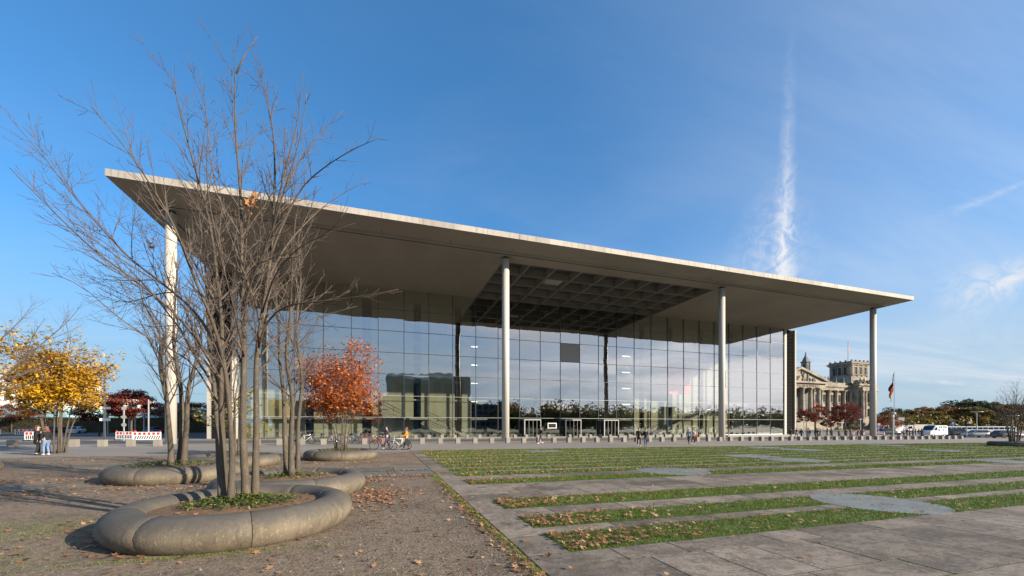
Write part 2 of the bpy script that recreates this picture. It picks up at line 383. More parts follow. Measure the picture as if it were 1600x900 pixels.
M['orange'] = leafy('orange_red_leaf', [(.52,.12,.03),(.52,.16,.04),(.34,.07,.03),(.68,.30,.07),(.55,.13,.03),(.42,.20,.07)], .5, .35)
M['darkred'] = leafy('dark_red_leaf', [(.15,.03,.022),(.24,.048,.03),(.11,.026,.02),(.30,.085,.04)], .55, .25)
M['rust'] = leafy('rust_leaf', [(.26,.075,.03),(.34,.11,.04),(.20,.05,.025)], .55, .25)
M['pine'] = leafy('dark_green_needle', [(.04,.07,.024),(.062,.10,.03),(.085,.125,.036),(.05,.075,.034)], .6, .1)
M['olive'] = leafy('olive_autumn_leaf', [(.13,.13,.035),(.20,.16,.04),(.28,.18,.045),(.10,.11,.03)], .6, .2)
M['brown'] = leafy('brown_autumn_leaf', [(.23,.105,.04),(.31,.15,.05),(.16,.09,.04),(.36,.20,.07)], .6, .2)
M['hedge'] = leafy('hedge_leaf', [(.05,.045,.02),(.08,.06,.022),(.11,.075,.025),(.045,.055,.02)], .6, .15)
M['stone'] = layered('weathered_sandstone', (.34,.29,.225), .85, [(.25,(.16,.135,.105),.40,.66,.9,U), (1.2,(.48,.40,.30),.48,.75,.5,(1,1,.4)), (3,(.16,.14,.115),.52,.76,.7,(1,1,.25))], coords='Object')
M['darkstone'] = layered('weathered_and_shaded_stone', (.17,.16,.145), .85, [(.6,(.10,.10,.095),.4,.7,.8,U)], coords='Object')  # weathering on the palace; on the mirrored government block it stands for shade
M['win'] = bsdf('dark_window', (.02,.022,.025), .3, spec=.35)
M['bronze'] = bsdf('bronze_letter', (.06,.05,.035), .5, .4)
M['copper'] = layered('teal_metal_roof', (.30,.52,.52), .5, [(.5,(.36,.58,.58),.4,.7,.6,U)])
M['render'] = layered('pale_render', (.58,.55,.50), .85, [(.2,(.5,.47,.42),.4,.7,.6,U)])
M['cream'] = layered('cream_render', (.62,.54,.45), .85, [(.2,(.54,.47,.40),.4,.7,.6,U)])
M['roof'] = bsdf('grey_roof_sheet', (.17,.175,.18), .6)
M['red'] = bsdf('red_reflective', (.55,.03,.025), .5)
M['blue'] = bsdf('blue_sign', (.03,.12,.42), .5)
M['redpanel'] = bsdf('red_panel', (.75,.06,.06), .5)
M['flagblack'] = bsdf('black_cloth', (.012,.012,.014), .8)
M['flagred'] = bsdf('red_cloth', (.5,.015,.015), .8)
M['flaggold'] = bsdf('gold_cloth', (.72,.42,.02), .8)
M['lampglass'] = bsdf('clear_red_light', (.45,.02,.02), .25)
M['headlight'] = bsdf('headlight_lens', (.7,.72,.74), .1, spec=.8)
def paint(name, c, rough=.28): return bsdf(name, c, rough, .0, .6)

# ------------------------------------------------------------------ the ground
def sheet(name, us, vs, dz, mat, kind='structure'):
    mb = MB()
    for i in range(len(us)-1):
        for j in range(len(vs)-1):
            a, b, c, d = us[i], us[i+1], vs[j], vs[j+1]
            mb.quad((a,c,gz(a)+dz), (b,c,gz(b)+dz), (b,d,gz(b)+dz), (a,d,gz(a)+dz))
    return tag(mb.build(name, M[mat]), kind=kind)
sheet('ground', [-3000,-60,110,3000], [-3000,3000], -.03, 'ground')
sheet('gravel_ground', [-120,-60,1.89], [-40,28.4], 0, 'gravel')
sheet('forecourt', [-150,-60,110,230], [28.4,60.2], -.004, 'plaza')
sheet('forecourt_edge', [-150,-60,-20.5], [60.2,135], -.004, 'road')
sheet('road', [-70,-60,110,230], [45.6,54.0], .002, 'road')
sheet('side_street', [84,110,230], [54.2,96], -.002, 'plaza')

STRIPS = [(5.14,6.1),(6.52,7.45),(8.2,9.35),(11.9,12.95),(14.0,15.05),(15.55,16.6),(17.05,18.15),(18.65,19.8),(20.4,21.6),(22.2,23.4),(24.1,25.3),(25.9,27.1),(27.7,29.2)]
DISCS = [(11.25,6.35,1.27),(11.2,13.3,1.4),(21.8,18.8,1.5),(21.7,16.1,1.6),(32.4,12.0,1.5),(11.1,26.6,1.3),(32.4,23.4,1.5),(32.4,26.6,1.6),(43,19.5,1.5),(50,27.2,1.6)]
bed = sheet('lawn_paving', [1.9,110], [-14,29.9], .0055, 'joint')
us = [2.55, 20, 60, 109]
turf = MB()
for a, b in STRIPS:
    for i in range(3):
        turf.quad((us[i],a,gz(us[i])+.0075), (us[i+1],a,gz(us[i+1])+.0075), (us[i+1],b,gz(us[i+1])+.0075), (us[i],b,gz(us[i])+.0075))
tag(turf.build('turf', M['turf']), kind='structure')

def slab_geo(mb, u0, u1, v0, v1, top=.0095, g=.011, ch=.0012, bot=-.02):
    u0 += g; u1 -= g; v0 += g; v1 -= g
    dz = rng.uniform(-.0012, .0022) + top
    vs = []
    for z, i in ((bot, 0), (dz-ch, 0), (dz, ch)):
        for u, v in ((u0+i,v0+i),(u1-i,v0+i),(u1-i,v1-i),(u0+i,v1-i)): vs.append((u, v, gz(u)+z))
    fs = [(8,9,10,11)]
    for k in (0, 4):
        for i in range(4): fs.append((k+i, k+(i+1)%4, k+4+(i+1)%4, k+4+i))
    mb.add(vs, fs)
slabs = []
def course(v0, v1, u0, u1, lo, hi):
    u = u0
    while u < u1:
        w = rng.uniform(lo, hi)
        if u == u0: w = max(w, .9)
        slabs.append((u, min(u+w, u1), v0, v1)); u += w
fe = [5.14,4.62,3.55,2.95,1.9,1.25,.2,-.9,-2.0,-3.1]
for a, b in zip(fe[1:], fe[:-1]):
    if b <= 1.3: course(a, b, 1.9, 40, 1.2, 2.6)
    else: course(a, b, 1.9, 46, .8, 2.3)
for a, b in ((9.35,10.2),(10.2,11.05),(11.05,11.9)): course(a, b, 1.9, 62, 1.0, 2.4)
for i in range(len(STRIPS)-1):
    a, b = STRIPS[i][1], STRIPS[i+1][0]
    if b - a > 1.5: continue
    course(a, b, 1.9, 66, 1.5, 2.6)
for a, b in STRIPS:
    slabs.append((1.9, 2.55, a, b))
course(29.2, 29.9, 1.9, 80, 1.6, 2.6)
def seen(s):
    u, v = (s[0]+s[1])/2, (s[2]+s[3])/2
    x, d = .9505*u - .3107*v, .3107*u + .9505*v
    if d < 3.9 or abs(x/d) > 1.35: return 0
    return (s[1]-s[0]) * (s[3]-s[2]) * 1.8 / d**3
slabs.sort(key=seen, reverse=True)
rest = MB()
for i, s in enumerate(slabs):
    if i < 285:
        mb = MB(); slab_geo(mb, *s); mb.build('slab', M['slab'], bed)
    else: slab_geo(rest, *s)
tag(rest.build('far_slabs', M['slab'], bed), kind='stuff')
for u, v, r in DISCS:
    for q in range(4):
        mb = MB(); a0 = q*math.pi/2 + .02; n = 9
        off = .006
        cx0, cy0 = u + off*math.cos(a0+.75), v + off*math.sin(a0+.75)
        pts = [(cx0, cy0)] + [(cx0 + r*math.cos(a0+math.pi/2*k/n), cy0 + r*math.sin(a0+math.pi/2*k/n)) for k in range(n+1)]
        vs = [(x, y, gz(x)+.018) for x, y in pts] + [(x, y, gz(x)-.01) for x, y in pts]
        m_ = len(pts)
        mb.add(vs, [tuple(range(m_))] + [(i, m_+i, m_+(i+1)%m_, (i+1)%m_) for i in range(m_)])
        mb.build('disc_slab', M['blueslab'], bed)
# slabs of the footpaths let into the gravel
path = MB()
for (u0,u1,v0,v1) in ((-1.6,1.88,15.0,18.0),(-30,-8.9,14.1,15.4),(-15,-9.5,21.4,22.5)):
    path.quad((u0,v0,gz(u0)+.004),(u1,v0,gz(u1)+.004),(u1,v1,gz(u1)+.004),(u0,v1,gz(u0)+.004))
path = tag(path.build('footpath', M['joint']), kind='structure')
for (u0,u1,v0,v1) in [(-1.6,.2,15.02,16.3),(.2,1.88,15.02,16.3),(-1.6,.45,16.55,18.0),(.45,1.88,16.55,18.0)] + [(-30+2.1*k,-27.9+2.1*k,14.1,15.4) for k in range(10)] + [(-15+1.8*k,-13.2+1.8*k,21.4,22.5) for k in range(3)]:
    mb = MB(); slab_geo(mb, u0, u1, v0, v1, .012, .012); mb.build('slab', M['pathslab'], path)

# ------------------------------------------------------------------ the glass-fronted hall
M['louvre'] = bsdf('dark_louvre', (.022,.022,.018), .8, spec=.1)
HALL = empty('glass_fronted_hall', (30.65,61,0), 0, 'long concrete hall with a wide flat roof on tall columns and a glass front', 'building')
def hb(name, mat, *boxes, parent=None, ch=0.0):
    mb = MB()
    for b in boxes: mb.box(*b, ch=ch)
    p = parent or HALL
    if p is not HALL:                         # a sub-part: its part's own origin is the hall's
        l = HALL.location; mb.v = [(x-l.x, y-l.y, z-l.z) for x, y, z in mb.v]
        return mb.build(name, M[mat], p)
    return mb.build(name, M[mat], HALL, world=True)
MU = [-18.7 + 98.0*k/27 for k in range(28)]   # mullion lines
C0, C1 = MU[9], MU[18]                        # the middle bay
hb('floor_slab', 'floor', (-21,82.3,59.6,142,-.9,0.0))
hb('roof_deck', 'fascia', (-21.25,82.55,41.95,150,22.86,22.97))
UL, UR, VF = -21.7, 83.0, 41.5
nf = 29; w = (UR-UL)/nf
for k in range(nf): hb('fascia_panel', 'fascia', (UL+w*k+.008, UL+w*(k+1)-.008, VF, VF+.42, 22.40, 23.0), ch=.012)
for k in range(30):
    a = VF+.44+3.6*k
    for u0 in (UL, UR-.42): hb('fascia_panel', 'fascia', (u0, u0+.42, a+.008, a+3.592, 22.40, 23.0), ch=.012)
def soff(name, *quads, mat='soffit'):
    mb = MB()
    for q in quads: mb.quad(*q)
    return mb.build(name, M[mat], HALL, world=True)
a0, a1, b0 = UL+2.3, UR-2.3, VF+2.8
ZT, ZS, ZB = 22.41, 22.12, 21.84
soff('edge_soffit', ((UL+.01,VF+.01,ZT),(UR-.01,VF+.01,ZT),(a1,b0,ZS),(a0,b0,ZS)),
     ((UL+.01,VF+.01,ZT),(a0,b0,ZS),(a0,150,ZS),(UL+.01,150,ZT)), ((UR-.01,VF+.01,ZT),(UR-.01,150,ZT),(a1,150,ZS),(a1,b0,ZS)),
     ((a0,b0,ZS),(a1,b0,ZS),(a1,b0+.02,ZB),(a0,b0+.02,ZB)), ((a0,b0,ZS),(a0,b0+.02,ZB),(a0+.02,150,ZB),(a0,150,ZS)), ((a1,b0,ZS),(a1,150,ZS),(a1-.02,150,ZB),(a1,b0+.02,ZB)))
VC = 46.5
def flat(u0,u1,v0,v1): return ((u0,v0,ZB),(u1,v0,ZB),(u1,v1,ZB),(u0,v1,ZB))
hb('step_shade_strip', 'dark', (a0+.02,a1-.02,b0+.03,b0+.17,ZB-.012,ZB-.002), (a0+.03,a0+.17,b0+.2,140,ZB-.012,ZB-.002), (a1-.17,a1-.03,b0+.2,140,ZB-.012,ZB-.002))  # flat dark strips under the soffit step, painting in its line of shade
soff('soffit', flat(a0,a1,b0+.02,VC), flat(a0,C0,VC,142), flat(C1,a1,VC,142), flat(C0,C1,86,142))
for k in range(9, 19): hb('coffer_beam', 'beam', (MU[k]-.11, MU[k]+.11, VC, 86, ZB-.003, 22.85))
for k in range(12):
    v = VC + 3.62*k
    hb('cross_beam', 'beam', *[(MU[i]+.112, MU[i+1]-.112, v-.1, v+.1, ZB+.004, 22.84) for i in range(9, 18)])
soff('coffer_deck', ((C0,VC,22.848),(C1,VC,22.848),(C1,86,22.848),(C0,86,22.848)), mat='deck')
mb = MB()
for k in range(1, 15):
    u = UL + 7.22*k
    mb.quad((u-.02,VF+.45,ZT-.03-.003),(u+.02,VF+.45,ZT-.03-.003),(u+.02,b0-.05,ZS-.001),(u-.02,b0-.05,ZS-.001))
tag(mb.build('soffit_joints', M['dark'], HALL, world=True), kind='stuff')
gr = MB()
for k in range(7): gr.box(22.0+.36*k, 22.12+.36*k, 51.0, 53.0, 22.2, 22.5)
gr.build('vent_grille', M['white'], HALL, world=True)
for u in (-18.8, 14.0, 46.8, 79.6):
    mb = MB(); mb.cyl(u, 45.3, -1.0, 21.62, .44, 28)
    c_ = mb.build('column', M['column'], HALL, smooth=False, world=True)
    for p in c_.data.polygons: p.use_smooth = len(p.vertices) == 4
    mb = MB(); mb.cyl(u, 45.3, 21.60, 21.86, .36, 20); mb.v = [(x-30.65, y-61, z) for x, y, z in mb.v]
    mb.build('column_neck', M['steel'], c_)
TZ = [3.03, 6.2, 9.37, 12.54, 15.71, 18.88]
ZZ = [0.0] + TZ + [21.84]
prng = random.Random(5)
M['greypane'] = bsdf('blank_grey_panel', (.30,.29,.27), .35)
for i in range(27):
    for j in range(7):
        cx_, cz_ = (MU[i]+MU[i+1])/2, (ZZ[j]+ZZ[j+1])/2
        hw, hh = (MU[i+1]-MU[i])/2 - .035, (ZZ[j+1]-ZZ[j])/2 - .03
        if j == 0: cz_ -= .2; hh += .2
        tx, tz = prng.gauss(0, .0022), prng.gauss(0, .0022)
        mb = MB()
        for yy in (0.0,):
            mb.quad((-hw, -hw*tx - (-hh)*0 - hh*tz, -hh), (hw, hw*tx - hh*tz, -hh), (hw, hw*tx + hh*tz, hh), (-hw, -hw*tx + hh*tz, hh))
        o = mb.build('glass_pane', M['greypane'] if (i, j) == (13, 4) else M['glass'], HALL)
        o.location = (cx_-30.65, 0.0, cz_)
for k in range(28): hb('mullion', 'steel', (MU[k]-.035, MU[k]+.035, 60.93, 61.34, -.4, 21.835))
for z in TZ: hb('transom', 'paleframe' if z < 7 else 'steel', *[(MU[k]+.037, MU[k+1]-.037, 60.95, 61.05, z-.028, z+.028) for k in range(27)])  # lower transoms take the pale steel to stand for sunlight on them
for s in (0, 1):
    f = (lambda x: x) if s else (lambda x: 61.3 - x)
    for a, b, pm in ((79.42,80.0,'column'),(82.35,82.75,'concrete')):
        lo, hi = sorted((f(a), f(b))); hb('pier_post', pm, (lo, hi, 60.82, 61.6, -.8, 21.83))
    lo, hi = sorted((f(80.02), f(82.33)))
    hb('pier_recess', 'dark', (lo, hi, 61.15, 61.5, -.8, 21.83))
    hb('louvre', 'louvre', *[(lo, hi, 60.9, 61.12, .1+.3*k, .18+.3*k) for k in range(72)])
    lo, hi = sorted((f(80.2), f(82.3))); hb('side_wall', 'concrete', (lo, hi, 61.7, 142, -.9, 21.83))
    # wing walls with slot openings, one panel after another
    for a, b in ((46.75,48.4),(49.6,55.2),(56.4,62.9),(64.3,71.2),(72.4,80.1)):
        lo, hi = sorted((f(a), f(b))); hb('wing_wall', 'interior', (lo, hi, 67.0, 67.5, 0.01, 21.83))
    lo, hi = sorted((f(46.7), f(80.15)))
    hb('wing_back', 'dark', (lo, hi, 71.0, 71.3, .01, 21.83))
    for z in TZ: hb('gallery', 'concrete', (lo, hi, 67.6, 70.9, z-.25, z))
    lo, hi = sorted((f(46.75), f(47.25)))
    hb('hall_wall', 'interior', (lo, hi, 67.55, 140, .012, 21.82))
    for z in TZ:
        lo, hi = sorted((f(43.9), f(46.73))); hb('gallery', 'concrete', (lo, hi, 67.0, 139, z-.22, z))
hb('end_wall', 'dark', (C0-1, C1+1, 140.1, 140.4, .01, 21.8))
em = bsdf('lit_lamp', (.9,.9,.85), .5); em.node_tree.nodes['Principled BSDF'].inputs['Emission Color'].default_value = (1,.97,.9,1)
em.node_tree.nodes['Principled BSDF'].inputs['Emission Strength'].default_value = 2.2
M['lamp'] = em
for z in TZ[1:5]:
    for u in (14.9, 45.7): hb('ceiling_lamp', 'lamp', (u-.8, u+.8, 67.3, 67.55, z-.30, z-.24))
def stair(x0, z0, x1, z1, v0, v1):
    mb = MB(); n = max(6, int(abs(z1-z0)/.18)); sx = (x1-x0)/n; sz = (z1-z0)/n
    for k in range(n):
        a, b = sorted((x0+sx*k, x0+sx*(k+1))); zt = z0 + sz*(k+1)
        mb.box(a, b+.02, v0, v1, max(zt-.42, z0-.1), zt)
    o = mb.build('stair_flight', M['concrete'], HALL, world=True)
    mb = MB()
    for v in (v0+.05, v1-.05):
        for dz in (.5, 1.0): mb.tube([(x0,v,z0+dz),(x1,v,z1+dz)], .025, 5)
        for k in range(0, n+1, 4): mb.tube([(x0+sx*k,v,z0+sz*k),(x0+sx*k,v,z0+sz*k+1.0)], .02, 4)
    mb.v = [(x-30.65, y-61, z) for x, y, z in mb.v]
    mb.build('handrail', M['steel'], o)
stair(13.4,0,7.0,3.03,64.2,65.7); stair(3.2,3.03,-3.2,6.2,64.2,65.7)
hb('stair_landing', 'concrete', (3.2,7.0,63.6,66.9,2.75,3.03)); hb('stair_landing', 'concrete', (-8.0,-3.2,63.6,66.9,5.9,6.2))
hb('stair_landing', 'concrete', (-19,3.15,65.9,66.9,2.78,3.03))
stair(50.0,0,57.0,3.03,64.2,65.7); stair(58.2,3.03,65.4,6.2,64.2,65.7)
hb('stair_landing', 'concrete', (57.0,58.2,63.6,66.9,2.75,3.03)); hb('stair_landing', 'concrete', (65.4,73,63.6,66.9,5.9,6.2))
hb('hanging_panel', 'redpanel', (53.6,58.6,64.6,64.75,8.0,13.2))
# entrance lobbies with a pale steel frame and glass doors
for uc in (23.03, 30.3, 37.55):
    p = MB(); 
    x0, x1, y0, z1 = uc-1.45, uc+1.45, 59.7, 2.8
    for x in (x0, x1-.12): p.box(x, x+.12, y0, y0+.12, -.25, z1)
    p.box(x0+.122, x1-.122, y0, y0+.12, z1-.14, z1-.003)
    p.box(x0-.03, x1+.03, y0+.123, 60.9, z1-.10, z1+.03)
    lob = p.build('entrance_frame', M['paleframe'], HALL, world=True)
    for x in (x0+.02, x1-.06): hb('lobby_side', 'dark', (x, x+.04, y0+.13, 60.9, -.25, z1-.11), parent=lob)
    for a in (x0+.14, uc-.65, uc+.05, uc+.72):
        d = hb('door_leaf', 'doorglass', (a+.04, a+.60, y0+.05, y0+.07, -.1, z1-.2), parent=lob)
        hb('door_stile', 'paleframe', (a, a+.038, y0+.03, y0+.10, -.2, z1-.16), parent=lob)
hb('information_screen', 'white', (25.9,27.5,60.3,60.4,1.35,2.25)); hb('screen_face', 'win', (26.05,27.35,60.27,60.297,1.48,2.12))

# ------------------------------------------------------------------ planters
PL = [(-2.4,8.3,'large round concrete ring planter in the foreground, nearest to the camera'),
      (-2.3,12.0,'round concrete ring planter just behind the foreground one, with leaf drifts at its right side'),
      (-6.5,16.1,'round concrete ring planter on the left, streaked with tree shadows'),
      (-6.3,20.6,'round concrete ring planter half hidden behind the tree trunks'),
      (-2.1,23.3,'far round concrete ring planter under the orange red tree'),
      (-14.9,18.9,'round concrete ring planter cut by the left edge of the picture'),
      (62.0,22.9,'dark round planter far away at the right edge of the lawn')]
prof = [(1.68,-.03),(1.76,.05),(1.83,.16),(1.845,.27),(1.80,.37),(1.71,.45),(1.60,.49),(1.48,.50),(1.36,.47),(1.28,.40),(1.25,.30),(1.26,.1),(1.3,-.03)]
def planter(u, v, label, a_off):
    root = empty('ring_planter', (u, v, gz(u)), a_off, label, 'planter', 'ring planters on the gravel')
    return root
seg_mesh = None
for i, (u, v, lb) in enumerate(PL):
    root = planter(u, v, lb, .35 + i*1.7)
    if seg_mesh is None:
        mb = MB(); da = 2*math.pi/8; g = .0022; n = len(prof); steps = 9
        ins = [(r + (1.53-r)*.008, z - (.0025 if z > 0 else 0)) for r, z in prof]
        angs = [(g, ins)] + [(g + .0025 + (da - 2*g - .005)*k/steps, prof) for k in range(steps+1)] + [(da - g, ins)]
        vs, fs = [], []
        for a, pf in angs:
            for r, z in pf: vs.append((r*math.cos(a), r*math.sin(a), z))
        for s in range(len(angs)-1):
            for k in range(n): fs.append((s*n+k, s*n+(k+1)%n, (s+1)*n+(k+1)%n, (s+1)*n+k)[::-1])
        fs.append(tuple(range(n))); fs.append(tuple((len(angs)-1)*n+k for k in range(n-1,-1,-1)))
        mb.add(vs, fs); seg_mesh = mb.mesh('ring_segment')
        seg_mesh.materials.append(M['planter'])
        seg_mesh.polygons.foreach_set('use_smooth', [len(p.vertices) == 4 and n <= i_ < (steps+1)*n for i_, p in enumerate(seg_mesh.polygons)])
        mb = MB(); vs = [(0,0,.47)]; fs = []
        for ri, rr in enumerate((.3,.7,1.0,1.28)):
            for k in range(28):
                a = 2*math.pi*k/28; vs.append((rr*math.cos(a), rr*math.sin(a), .46 - .10*(rr/1.28)**2 + rng.uniform(-.012,.012)))
        for k in range(28): fs.append((0, 1+k, 1+(k+1)%28))
        for ri in range(3):
            for k in range(28): fs.append((1+ri*28+k, 1+(ri+1)*28+k, 1+(ri+1)*28+(k+1)%28, 1+ri*28+(k+1)%28))
        mb.add(vs, fs); soil_mesh = mb.mesh('soil'); soil_mesh.materials.append(M['soil'])
        soil_mesh.polygons.foreach_set('use_smooth', [True]*len(soil_mesh.polygons))
        core = MB(); core.ring([(1.66,-.02),(1.8,.2),(1.7,.42),(1.5,.47),(1.32,.42),(1.28,.2)], 40)
        core_mesh = core.mesh('joint_filler'); core_mesh.materials.append(M['joint'])
    for k in range(8):
        o = bpy.data.objects.new('ring_segment', seg_mesh); col.objects.link(o); o.parent = root; o.rotation_euler = (0, 0, da*k)
    for nm, me in (('soil', soil_mesh), ('joint_filler', core_mesh)):
        o = bpy.data.objects.new(nm, me); col.objects.link(o); o.parent = root

# ------------------------------------------------------------------ leaves and blades (numpy)
def rotz(a): 
    c, s = np.cos(a), np.sin(a); z = np.zeros_like(c); o = np.ones_like(c)
    return np.stack([np.stack([c,-s,z],-1), np.stack([s,c,z],-1), np.stack([z,z,o],-1)], 1)
def rand_rot(n, tilt):
    a = nrs.uniform(0, 2*np.pi, n); b = nrs.normal(0, tilt, n); c = nrs.uniform(0, 2*np.pi, n)
    Rz, R2 = rotz(a), rotz(c)
    cb, sb = np.cos(b), np.sin(b); z = np.zeros_like(cb); o = np.ones_like(cb)
    Rx = np.stack([np.stack([o,z,z],-1), np.stack([z,cb,-sb],-1), np.stack([z,sb,cb],-1)], 1)
    return np.einsum('nij,njk,nkl->nil', Rz, Rx, R2)
def maple():
    P = [(0,0,0)]; rad = [.35,1,.45,.95,.42,1.05,.42,.95,.45,1,]
    for k, r in enumerate(rad):
        a = 2*math.pi*(k+.5)/len(rad); P.append((r*math.cos(a), r*math.sin(a), .22*r*r*(1 if k % 2 else .5)))
    return np.array(P, float), np.array([(0, 1+k, 1+(k+1)%10) for k in range(10)])
def kite(): return np.array([(-.7,0,.1),(0,-.5,-.05),(.95,0,.15),(0,.5,-.05)], float), np.array([(0,1,2,3)])
def scatter(name, pts, size, shape, mat, tilt=.35, parent=None):
    V0, F0 = shape(); n = len(pts)
    Rm = rand_rot(n, tilt); s = np.asarray(size).reshape(-1, 1, 1) * np.ones((n,1,1))
    sq = np.ones((n,1,3)); sq[:,0,1] = nrs.uniform(.65,1,n); sq[:,0,2] = nrs.uniform(-.6,1.8,n)
    V = np.einsum('nij,nkj->nki', Rm, V0[None]*sq*s) + np.asarray(pts)[:,None,:]
    F = (F0[None] + (np.arange(n)*len(V0))[:,None,None]).reshape(-1, F0.shape[1])
    return link(name, np_mesh(name, V.reshape(-1,3), F), M[mat], parent)
def gzv(u): return -.0052*np.clip(u, -60, 110)
def onground(u, v, dz): return np.stack([u, v, gzv(u)+dz], -1)
def inplanter(u, v, r=1.9):
    m = np.zeros(len(u), bool)
    for a, b, _ in PL: m |= (u-a)**2 + (v-b)**2 < r*r
    return m
Lp = []
def zone(n, u, v, dz=.012): Lp.append((u, v, np.full(len(u), dz)))
n = 5200; u = nrs.uniform(-15,1.85,n); v = 3.2 + 24*nrs.beta(1.0,1.7,n); k = nrs.uniform(-.9,2.1,n) < np.sin(u*.9+v*.5)*np.sin(v*1.1-u*.3+1) + .5*np.sin(u*2.3)*np.sin(v*2.9); u, v = u[k], v[k]; n = len(u); zone(n,u,v)
n = 420; v = nrs.uniform(4.2,13,n); u = 1.86 - np.abs(nrs.normal(0,.16,n)); zone(n,u,v)
for (cu,cv_,su,sv,n) in ((-.15,10.7,.42,.75,700),(-.3,13.6,.3,.5,160),(-11,13.4,2.6,.42,650),(-12.5,16.6,2.6,.5,700),(-4.6,9.6,.35,.9,120),(-4.7,13.6,1.3,.6,260),(-9.5,11.2,1.8,.8,200),(.9,16.4,.5,.1,90),(.2,14.7,1.1,.18,200),(1.2,14.5,.4,.2,120),(-4.2,18.8,1.5,.5,180),(-1,20.6,1.6,.4,150),(-3,26,4,.8,220),(-14,25.5,5,.8,300)):
    zone(n, nrs.normal(cu,su,n), nrs.normal(cv_,sv,n), .02)
for a, b in STRIPS[:4]:
    n = int(340*(1.0 if a < 9 else .8)); zone(n, 2.55 + nrs.exponential(1.25,n), nrs.uniform(a,b,n), .05)
    n = 170; zone(n, 2.55 + nrs.uniform(0,17,n)**1.0, nrs.uniform(a,b,n), .055)
for a, b, _ in PL[:5]:                         # leaves caught against the planters
    n = 150; th = nrs.normal(2.6,1.0,n); rr = 1.78 + np.abs(nrs.normal(0,.13,n)); zone(n, a+rr*np.cos(th), b+rr*np.sin(th), .015)
n = 90; zone(n, 2.0 + nrs.exponential(3.2,n), nrs.uniform(3.2,12,n), .035)
lu = np.concatenate([x[0] for x in Lp]); lv = np.concatenate([x[1] for x in Lp]); lz = np.concatenate([x[2] for x in Lp])
ok = ~inplanter(lu, lv, 1.74); lu, lv, lz = lu[ok], lv[ok], lz[ok]
P = onground(lu, lv, lz + nrs.uniform(0,.015,len(lu)))
tag(scatter('fallen_leaves', P, nrs.uniform(.03,.068,len(P)), maple, 'litter', .3), 'brown and ochre leaves fallen over the gravel, lawn strips and slabs', 'fallen leaves', kind='stuff')
Lf = []
for a, b in STRIPS[4:]:
    n = 360; Lf.append((2.6 + nrs.exponential(9,n), nrs.uniform(a,b,n)))
lu = np.concatenate([x[0] for x in Lf]); lv = np.concatenate([x[1] for x in Lf])
P = onground(lu, lv, np.full(len(lu), .05))
tag(scatter('far_fallen_leaves', P, nrs.uniform(.05,.085,len(P)), kite, 'litter', .4), 'pale leaves dotted over the far grass strips', 'fallen leaves', kind='stuff')
lu, lv, lz = [], [], []
for a, b, _ in PL[:5]:
    k = 60; th = nrs.uniform(0,6.28,k); rr = 1.15*np.sqrt(nrs.uniform(.05,1,k)); lu += list(a+rr*np.cos(th)); lv += list(b+rr*np.sin(th)); lz += list(.485-.1*(rr/1.28)**2 + gzv(np.array([a]))[0])
tag(scatter('planter_leaves', np.stack([lu,lv,lz],-1), nrs.uniform(.03,.06,len(lu)), maple, 'litter', .35), 'dry leaves lying on the soil inside the ring planters', 'fallen leaves', kind='stuff')

def pebble(): return np.array([(-.8,-.6,0),(.8,-.5,0),(0,.9,0),(.05,0,.55)], float), np.array([(0,1,3),(1,2,3),(2,0,3)])
n = 15000; v = 3.6 + 11*nrs.beta(1,2.2,n); u = 1.84 - 11*nrs.beta(1,1.2,n); k = ~inplanter(u,v)
M['pebble'] = leafy('pebble', [(.05,.04,.03),(.12,.095,.07),(.20,.165,.13),(.07,.055,.042),(.30,.26,.21)], .9, 0)
P = onground(u[k], v[k], np.zeros(k.sum()))
tag(scatter('gravel_stones', P, .004 + nrs.gamma(2.2,.0042,k.sum()), pebble, 'pebble', .15), 'loose small stones and crumbs lying on the trodden gravel', 'gravel', kind='stuff')
n = 2600; v = 3.6 + 13*nrs.beta(1,1.8,n); u = 1.84 - 12*nrs.beta(1,1.2,n); k = ~inplanter(u,v)
tag(scatter('leaf_crumbs', onground(u[k], v[k], np.full(k.sum(),.006)), nrs.uniform(.008,.026,k.sum()), kite, 'litter', .3), 'crumbled bits of dry leaf on the gravel', 'fallen leaves', kind='stuff')
def blades(name, u, v, h, w, dz, mat):
    n = len(u); a = nrs.uniform(0,2*np.pi,n); lean = nrs.normal(0,.45,(n,2))*h[:,None]
    base = onground(u, v, dz); dx = np.stack([np.cos(a)*w, np.sin(a)*w, 0*a], -1)
    tip = base + np.stack([lean[:,0], lean[:,1], h], -1)
    V = np.stack([base-dx, base+dx, tip], 1).reshape(-1,3)
    return link(name, np_mesh(name, V, np.arange(3*n).reshape(-1,3)), M[mat])
gu, gv, gh, gw = [], [], [], []
def indisc(u, v):
    m = np.zeros(len(u), bool)
    for a, b, r in DISCS: m |= (u-a)**2 + (v-b)**2 < r*r
    return m
for i, (a, b) in enumerate(STRIPS):
    if i < 3: segs = ((2.56,8,1700,.036,.0038),(8,16,1100,.038,.005),(16,34,420,.042,.008))
    elif i == 3: segs = ((2.56,12,900,.042,.0065),(12,24,500,.046,.009),(24,44,220,.05,.013))
    else: segs = ((2.56,24,330,.038,.014),(24,70,150,.042,.022))
    for u0, u1, den, h, w_ in segs:
        n = int(den*1.25*(u1-u0)*(b-a)); u = nrs.uniform(u0,u1,n); v = nrs.uniform(a-.02,b+.02,n) + .025*np.sin(u*5.3)*(nrs.uniform(0,1,n) < .5)
        cl = np.sin(u*2.9+v*1.7)*np.sin(v*6.1-u*.7) + .6*np.sin(u*9.1+3)*np.sin(v*11+1)
        k = ~indisc(u, v) & (nrs.uniform(-2.4,.6,n) < cl); u, v = u[k], v[k]
        gu.append(u); gv.append(v); gh.append(nrs.gamma(6,h/6,len(u))); gw.append(np.full(len(u), w_))
